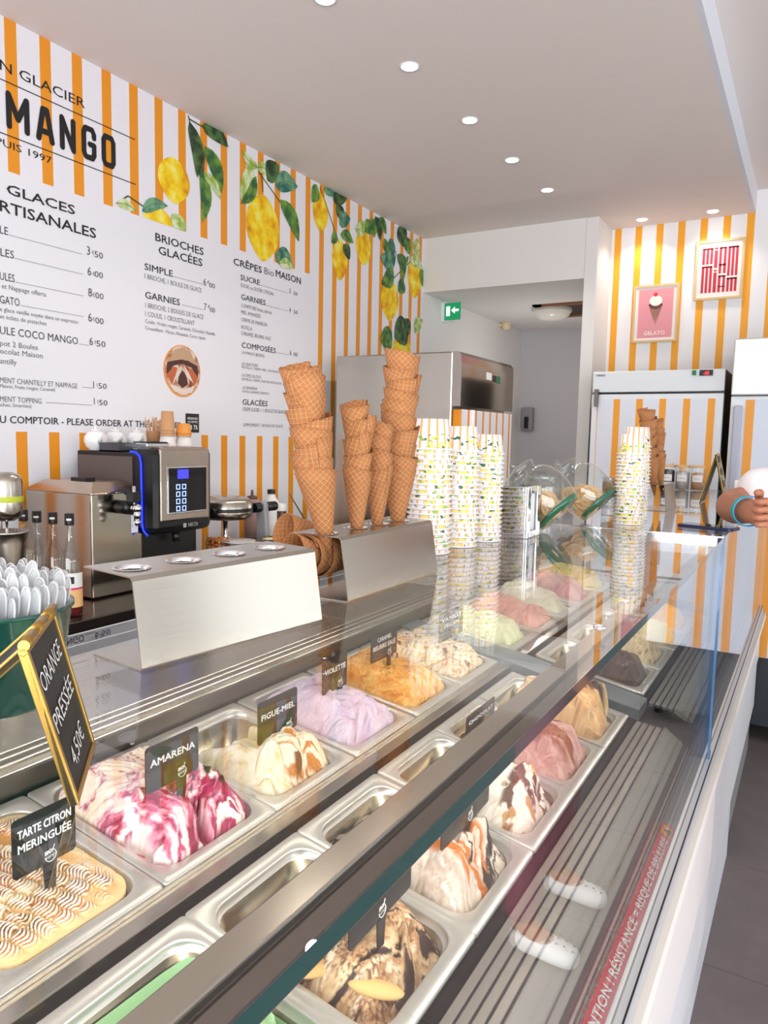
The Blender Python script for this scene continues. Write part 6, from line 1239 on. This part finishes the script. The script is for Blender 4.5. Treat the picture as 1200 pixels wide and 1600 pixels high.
# ------------------------------------------------------------------ the person leaning on the glass at the right
def skin(nodes, edges, root, sub=2):
    names = list(nodes); me = bpy.data.meshes.new('t'); me.from_pydata([nodes[k][0] for k in names], [(names.index(a), names.index(b)) for a, b in edges], [])
    o = bpy.data.objects.new('t', me); col.objects.link(o); md = o.modifiers.new('s', 'SKIN'); md.use_smooth_shade = True; md.branch_smoothing = .6
    for i, k in enumerate(names):
        v = me.skin_vertices[0].data[i]; r = nodes[k][1]; v.radius = (r, r) if not isinstance(r, tuple) else r; v.use_root = (k == root)
    sb = o.modifiers.new('u', 'SUBSURF'); sb.levels = sub; sb.render_levels = sub
    dg = bpy.context.evaluated_depsgraph_get(); ev = bpy.data.meshes.new_from_object(o.evaluated_get(dg)); vs = [v.co.copy() for v in ev.vertices]; fs = [tuple(p.vertices) for p in ev.polygons]
    bpy.data.objects.remove(o); bpy.data.meshes.remove(ev); return vs, fs
person = empty('person', (.30, 2.3, 0), 'person in a white top and mauve trousers leaning one arm on the glass', 'person')
SKIN = mat('skin', (172, 112, 84), .5, sss=.0); n = NT(SKIN); v, _ = n.obj(); f, _ = n.noise(v, 30, 3); n.link(n.mix(f, S(160, 100, 74), S(186, 124, 96)), n.b.inputs['Base Color'])
EL = ony(1140, 790, 2.27); WR = ony(1170, 799, 2.03); PA = ony(1187, 800, 1.965); KN = ony(1203, 802, 1.915)
shR, shL = Vector((.12, 2.47, 1.52)), Vector((.26, 2.12, 1.47))
b = {'pelvis': (Vector((.33, 2.31, .95)), (.15, .11)), 'waist': (Vector((.29, 2.31, 1.12)), (.12, .095)), 'chest': (Vector((.22, 2.30, 1.32)), (.15, .105)), 'neckb': (Vector((.185, 2.29, 1.50)), .06), 'neck': (Vector((.16, 2.285, 1.57)), .052), 'head': (Vector((.14, 2.28, 1.64)), .06),
     'shR': (shR, .058), 'upR': (shR.lerp(EL, .5), .053), 'elR': (EL, .049), 'foR': (EL.lerp(WR, .45), .047), 'wrR': (WR, .031), 'paR': (PA, (.026, .036)),
     'shL': (shL, .058), 'upL': (Vector((.30, 2.04, 1.28)), .048), 'elL': (Vector((.31, 2.02, 1.12)), .042), 'foL': (Vector((.22, 2.04, 1.0)), .036), 'wrL': (Vector((.14, 2.06, .92)), .026), 'paL': (Vector((.11, 2.07, .87)), (.022, .034)),
     'hipR': (Vector((.32, 2.41, .88)), .092), 'knR': (Vector((.29, 2.46, .50)), .062), 'caR': (Vector((.31, 2.47, .34)), .055), 'anR': (Vector((.33, 2.48, .10)), .038), 'toR': (Vector((.20, 2.48, .045)), .034),
     'hipL': (Vector((.32, 2.21, .88)), .092), 'knL': (Vector((.29, 2.16, .50)), .062), 'caL': (Vector((.31, 2.15, .34)), .055), 'anL': (Vector((.33, 2.14, .10)), .038), 'toL': (Vector((.20, 2.13, .045)), .034)}
e = [('pelvis', 'waist'), ('waist', 'chest'), ('chest', 'neckb'), ('neckb', 'neck'), ('neck', 'head'), ('chest', 'shR'), ('shR', 'upR'), ('upR', 'elR'), ('elR', 'foR'), ('foR', 'wrR'), ('wrR', 'paR'), ('chest', 'shL'), ('shL', 'upL'), ('upL', 'elL'), ('elL', 'foL'), ('foL', 'wrL'), ('wrL', 'paL'),
     ('pelvis', 'hipR'), ('hipR', 'knR'), ('knR', 'caR'), ('caR', 'anR'), ('anR', 'toR'), ('pelvis', 'hipL'), ('hipL', 'knL'), ('knL', 'caL'), ('caL', 'anL'), ('anL', 'toL')]
m = MB(); vs, fs = skin(b, e, 'pelvis'); m.add(vs, fs, 0, True)
# fingers: short tapering chains rooted in the palm, curled
def finger(base, d1, d2, d3, L, r):
    p = [base, base + d1 * L * .42, base + d1 * L * .42 + d2 * L * .33, base + d1 * L * .42 + d2 * L * .33 + d3 * L * .25]; k = ['a', 'b', 'c', 'd']
    v_, f_ = skin({k[i]: (p[i], r * (1 - .09 * i)) for i in range(4)}, [('a', 'b'), ('b', 'c'), ('c', 'd')], 'a'); m.add(v_, f_, 0, True)
fw = (KN - PA).normalized(); upv = Vector((0, 0, 1)); sd = fw.cross(upv).normalized()
for i, (dz, L) in enumerate([(.027, .070), (.009, .077), (-.009, .072), (-.026, .058)]):
    finger(PA + fw * .018 + upv * dz, fw, (fw * .2 + sd * 1.0 - upv * .1).normalized(), (-fw * .8 + sd * .4).normalized(), L, .0098)
finger(PA - fw * .012 + upv * .030, (fw * .7 + upv * .6 + sd * .2).normalized(), (fw * 1 + sd * .5).normalized(), (fw * .6 + sd * .9).normalized(), .062, .0115)
pl = b['paL'][0]; dn = Vector((-.35, .05, -.93)).normalized()
for i, (dy, L) in enumerate([(-.027, .062), (-.009, .07), (.009, .066), (.026, .054)]): finger(pl + dn * .02 + Vector((0, dy, 0)), dn, (dn + Vector((.3, 0, 0))).normalized(), (dn + Vector((.6, 0, 0))).normalized(), L, .0095)
finger(pl + Vector((-.01, -.030, .01)), (dn + Vector((-.3, -.6, 0))).normalized(), (dn + Vector((-.1, -.2, 0))).normalized(), dn, .055, .011)
# head: shaped ellipsoid with nose, brow, chin and ears
hc = Vector((.125, 2.28, 1.73)); N_, M2 = 28, 20; hv = []
for j in range(M2 + 1):
    for k in range(N_):
        th = PI * j / M2; ph = 2 * PI * k / N_; x, y, z = -math.sin(th) * math.cos(ph), math.sin(th) * math.sin(ph), math.cos(th)      # -x is the face
        fx = max(0, -x); q = Vector((x * .092, y * .072 * (1 - .18 * max(0, -z)), z * .115))
        q.x -= .022 * math.exp(-((y / .16) ** 2) - ((z + .12) / .16) ** 2) * (fx > .3) - .006 * math.exp(-((y / .5) ** 2) - ((z - .12) / .1) ** 2) * 0 + .006 * math.exp(-((y / .3) ** 2) - ((z + .75) / .15) ** 2)
        q.x += .005 * (math.exp(-(((abs(y) - .38) / .16) ** 2) - ((z - .04) / .12) ** 2)) * (fx > .3); hv.append(hc + q)
m.add(hv, [(j * N_ + k, j * N_ + (k + 1) % N_, (j + 1) * N_ + (k + 1) % N_, (j + 1) * N_ + k) for j in range(M2) for k in range(N_)], 0, True)
for sy in (-1, 1): m.ball(hc + Vector((.008, sy * .073, -.008)), 1, 12, 8, 0, (.017, .008, .028))
m.build('body', SKIN, person)
m = MB()
for sy in (-1, 1): m.ball(hc + Vector((-.080, sy * .029, .006)), .0115, 12, 8, 0)
m.build('eyes', mat('eye white', (236, 232, 226), .3), person)
m = MB()
for sy in (-1, 1): m.ball(hc + Vector((-.0905, sy * .029, .006)), .0048, 10, 6, 0); m.tube([hc + Vector((-.092, sy * .016, .024)), hc + Vector((-.091, sy * .03, .029)), hc + Vector((-.083, sy * .045, .024))], .0026, 6)
m.build('irises_and_brows', mat('dark brown', (44, 30, 24), .5), person)
MB().tube([hc + Vector((-.088, -.022, -.058)), hc + Vector((-.097, 0, -.056)), hc + Vector((-.088, .022, -.058))], [.003, .0055, .003], 8).build('mouth', mat('lips', (150, 70, 66), .5), person)
m = MB(); hv = []
for j in range(15):
    for k in range(N_):
        th = PI * .62 * j / 14; ph = 2 * PI * k / N_; x, y, z = -math.sin(th) * math.cos(ph), math.sin(th) * math.sin(ph), math.cos(th)
        g = 1.09 if not (x < -.45 and z < .52) else .93; hv.append(hc + Vector((x * .096 * g + .004, y * .078 * g, z * .122 * g)))
m.add(hv, [(j * N_ + k, j * N_ + (k + 1) % N_, (j + 1) * N_ + (k + 1) % N_, (j + 1) * N_ + k) for j in range(14) for k in range(N_)], 0, True); m.ball(hc + Vector((.10, 0, .03)), .045, 14, 10, 0)
m.build('hair', mat('dark hair', (46, 32, 26), .6), person)
sl_end = shR.lerp(EL, .96) + Vector((.0, .01, .035)); sh = {'w': (Vector((.31, 2.31, 1.0)), (.165, .125)), 'w2': (Vector((.285, 2.31, 1.14)), (.145, .118)), 'c': (Vector((.22, 2.30, 1.33)), (.17, .125)), 'n': (Vector((.19, 2.29, 1.485)), .078), 'sR': (shR, .078), 'uR': (shR.lerp(EL, .45), .084), 'eR': (sl_end, (.062, .080)), 'sL': (shL, .076), 'uL': (Vector((.29, 2.05, 1.30)), .066), 'eL': (Vector((.305, 2.03, 1.2)), .062)}
vs, fs = skin(sh, [('w', 'w2'), ('w2', 'c'), ('c', 'n'), ('c', 'sR'), ('sR', 'uR'), ('uR', 'eR'), ('c', 'sL'), ('sL', 'uL'), ('uL', 'eL')], 'w')
m = MB(); m.add(vs, fs, 0, True); m.build('white_top', mat('white cotton', (236, 232, 236), .85), person)
tr = {'p': (Vector((.33, 2.31, .96)), (.158, .12)), 'hR': (Vector((.32, 2.41, .86)), .102), 'kR': (Vector((.29, 2.46, .50)), .072), 'cR': (Vector((.31, 2.47, .34)), .064), 'aR': (Vector((.325, 2.48, .095)), .058), 'hL': (Vector((.32, 2.21, .86)), .102), 'kL': (Vector((.29, 2.16, .50)), .072), 'cL': (Vector((.31, 2.15, .34)), .064), 'aL': (Vector((.325, 2.14, .095)), .058)}
vs, fs = skin(tr, [('p', 'hR'), ('hR', 'kR'), ('kR', 'cR'), ('cR', 'aR'), ('p', 'hL'), ('hL', 'kL'), ('kL', 'cL'), ('cL', 'aL')], 'p')
m = MB(); m.add(vs, fs, 0, True); m.build('trousers', mat('mauve cotton', (150, 92, 104), .85), person)
for y in (2.48, 2.135):        # perforated clogs
    vs, fs = skin({'h': (Vector((.345, y, .05)), (.042, .046)), 'm': (Vector((.27, y, .05)), (.042, .044)), 't': (Vector((.18, y, .042)), (.05, .038)), 'e': (Vector((.13, y, .036)), (.036, .03))}, [('h', 'm'), ('m', 't'), ('t', 'e')], 'h')
    m = MB(); m.add([Vector((v.x, v.y, max(v.z, .004))) for v in vs], fs, 0, True); sh_ = m.build('clog', mat('white foam', (236, 236, 236), .6), person)
    m = MB()
    for i in range(4):
        for j in range(3): m.ball((.15 + i * .026, y - .024 + j * .024, .0835 + (.002 if i else -.006) + (.004 if j == 1 else 0)), .0042, 8, 4, 0, (1, 1, .6))
    m.build('holes', mat('hole dark', (70, 66, 66), .7), sh_)['kind'] = 'stuff'
# bracelets and ring
ad = (WR - EL).normalized()
def band(off, r, wth, m_, nm, lab):
    q = ad.to_track_quat('Z', 'Y').to_matrix().to_4x4(); M = Matrix.Translation(WR + ad * off) @ q
    o = MB().lathe([(r, -wth), (r + .003, -wth * .6), (r + .003, wth * .6), (r, wth)], 28, M=M).build(nm, m_, person); o['label'] = lab; return o
band(-.012, .036, .005, mat('teal beads', (20, 160, 140), .4), 'bracelet', 'teal beaded bracelet'); band(.004, .0355, .005, mat('sky blue band', (60, 170, 220), .4), 'bracelet', 'sky blue band')
o = MB().ball(PA + fw * .038 + upv * .006 - sd * .012, .008, 12, 8).build('ring', mat('pearl', (236, 226, 190), .2, .4), person)
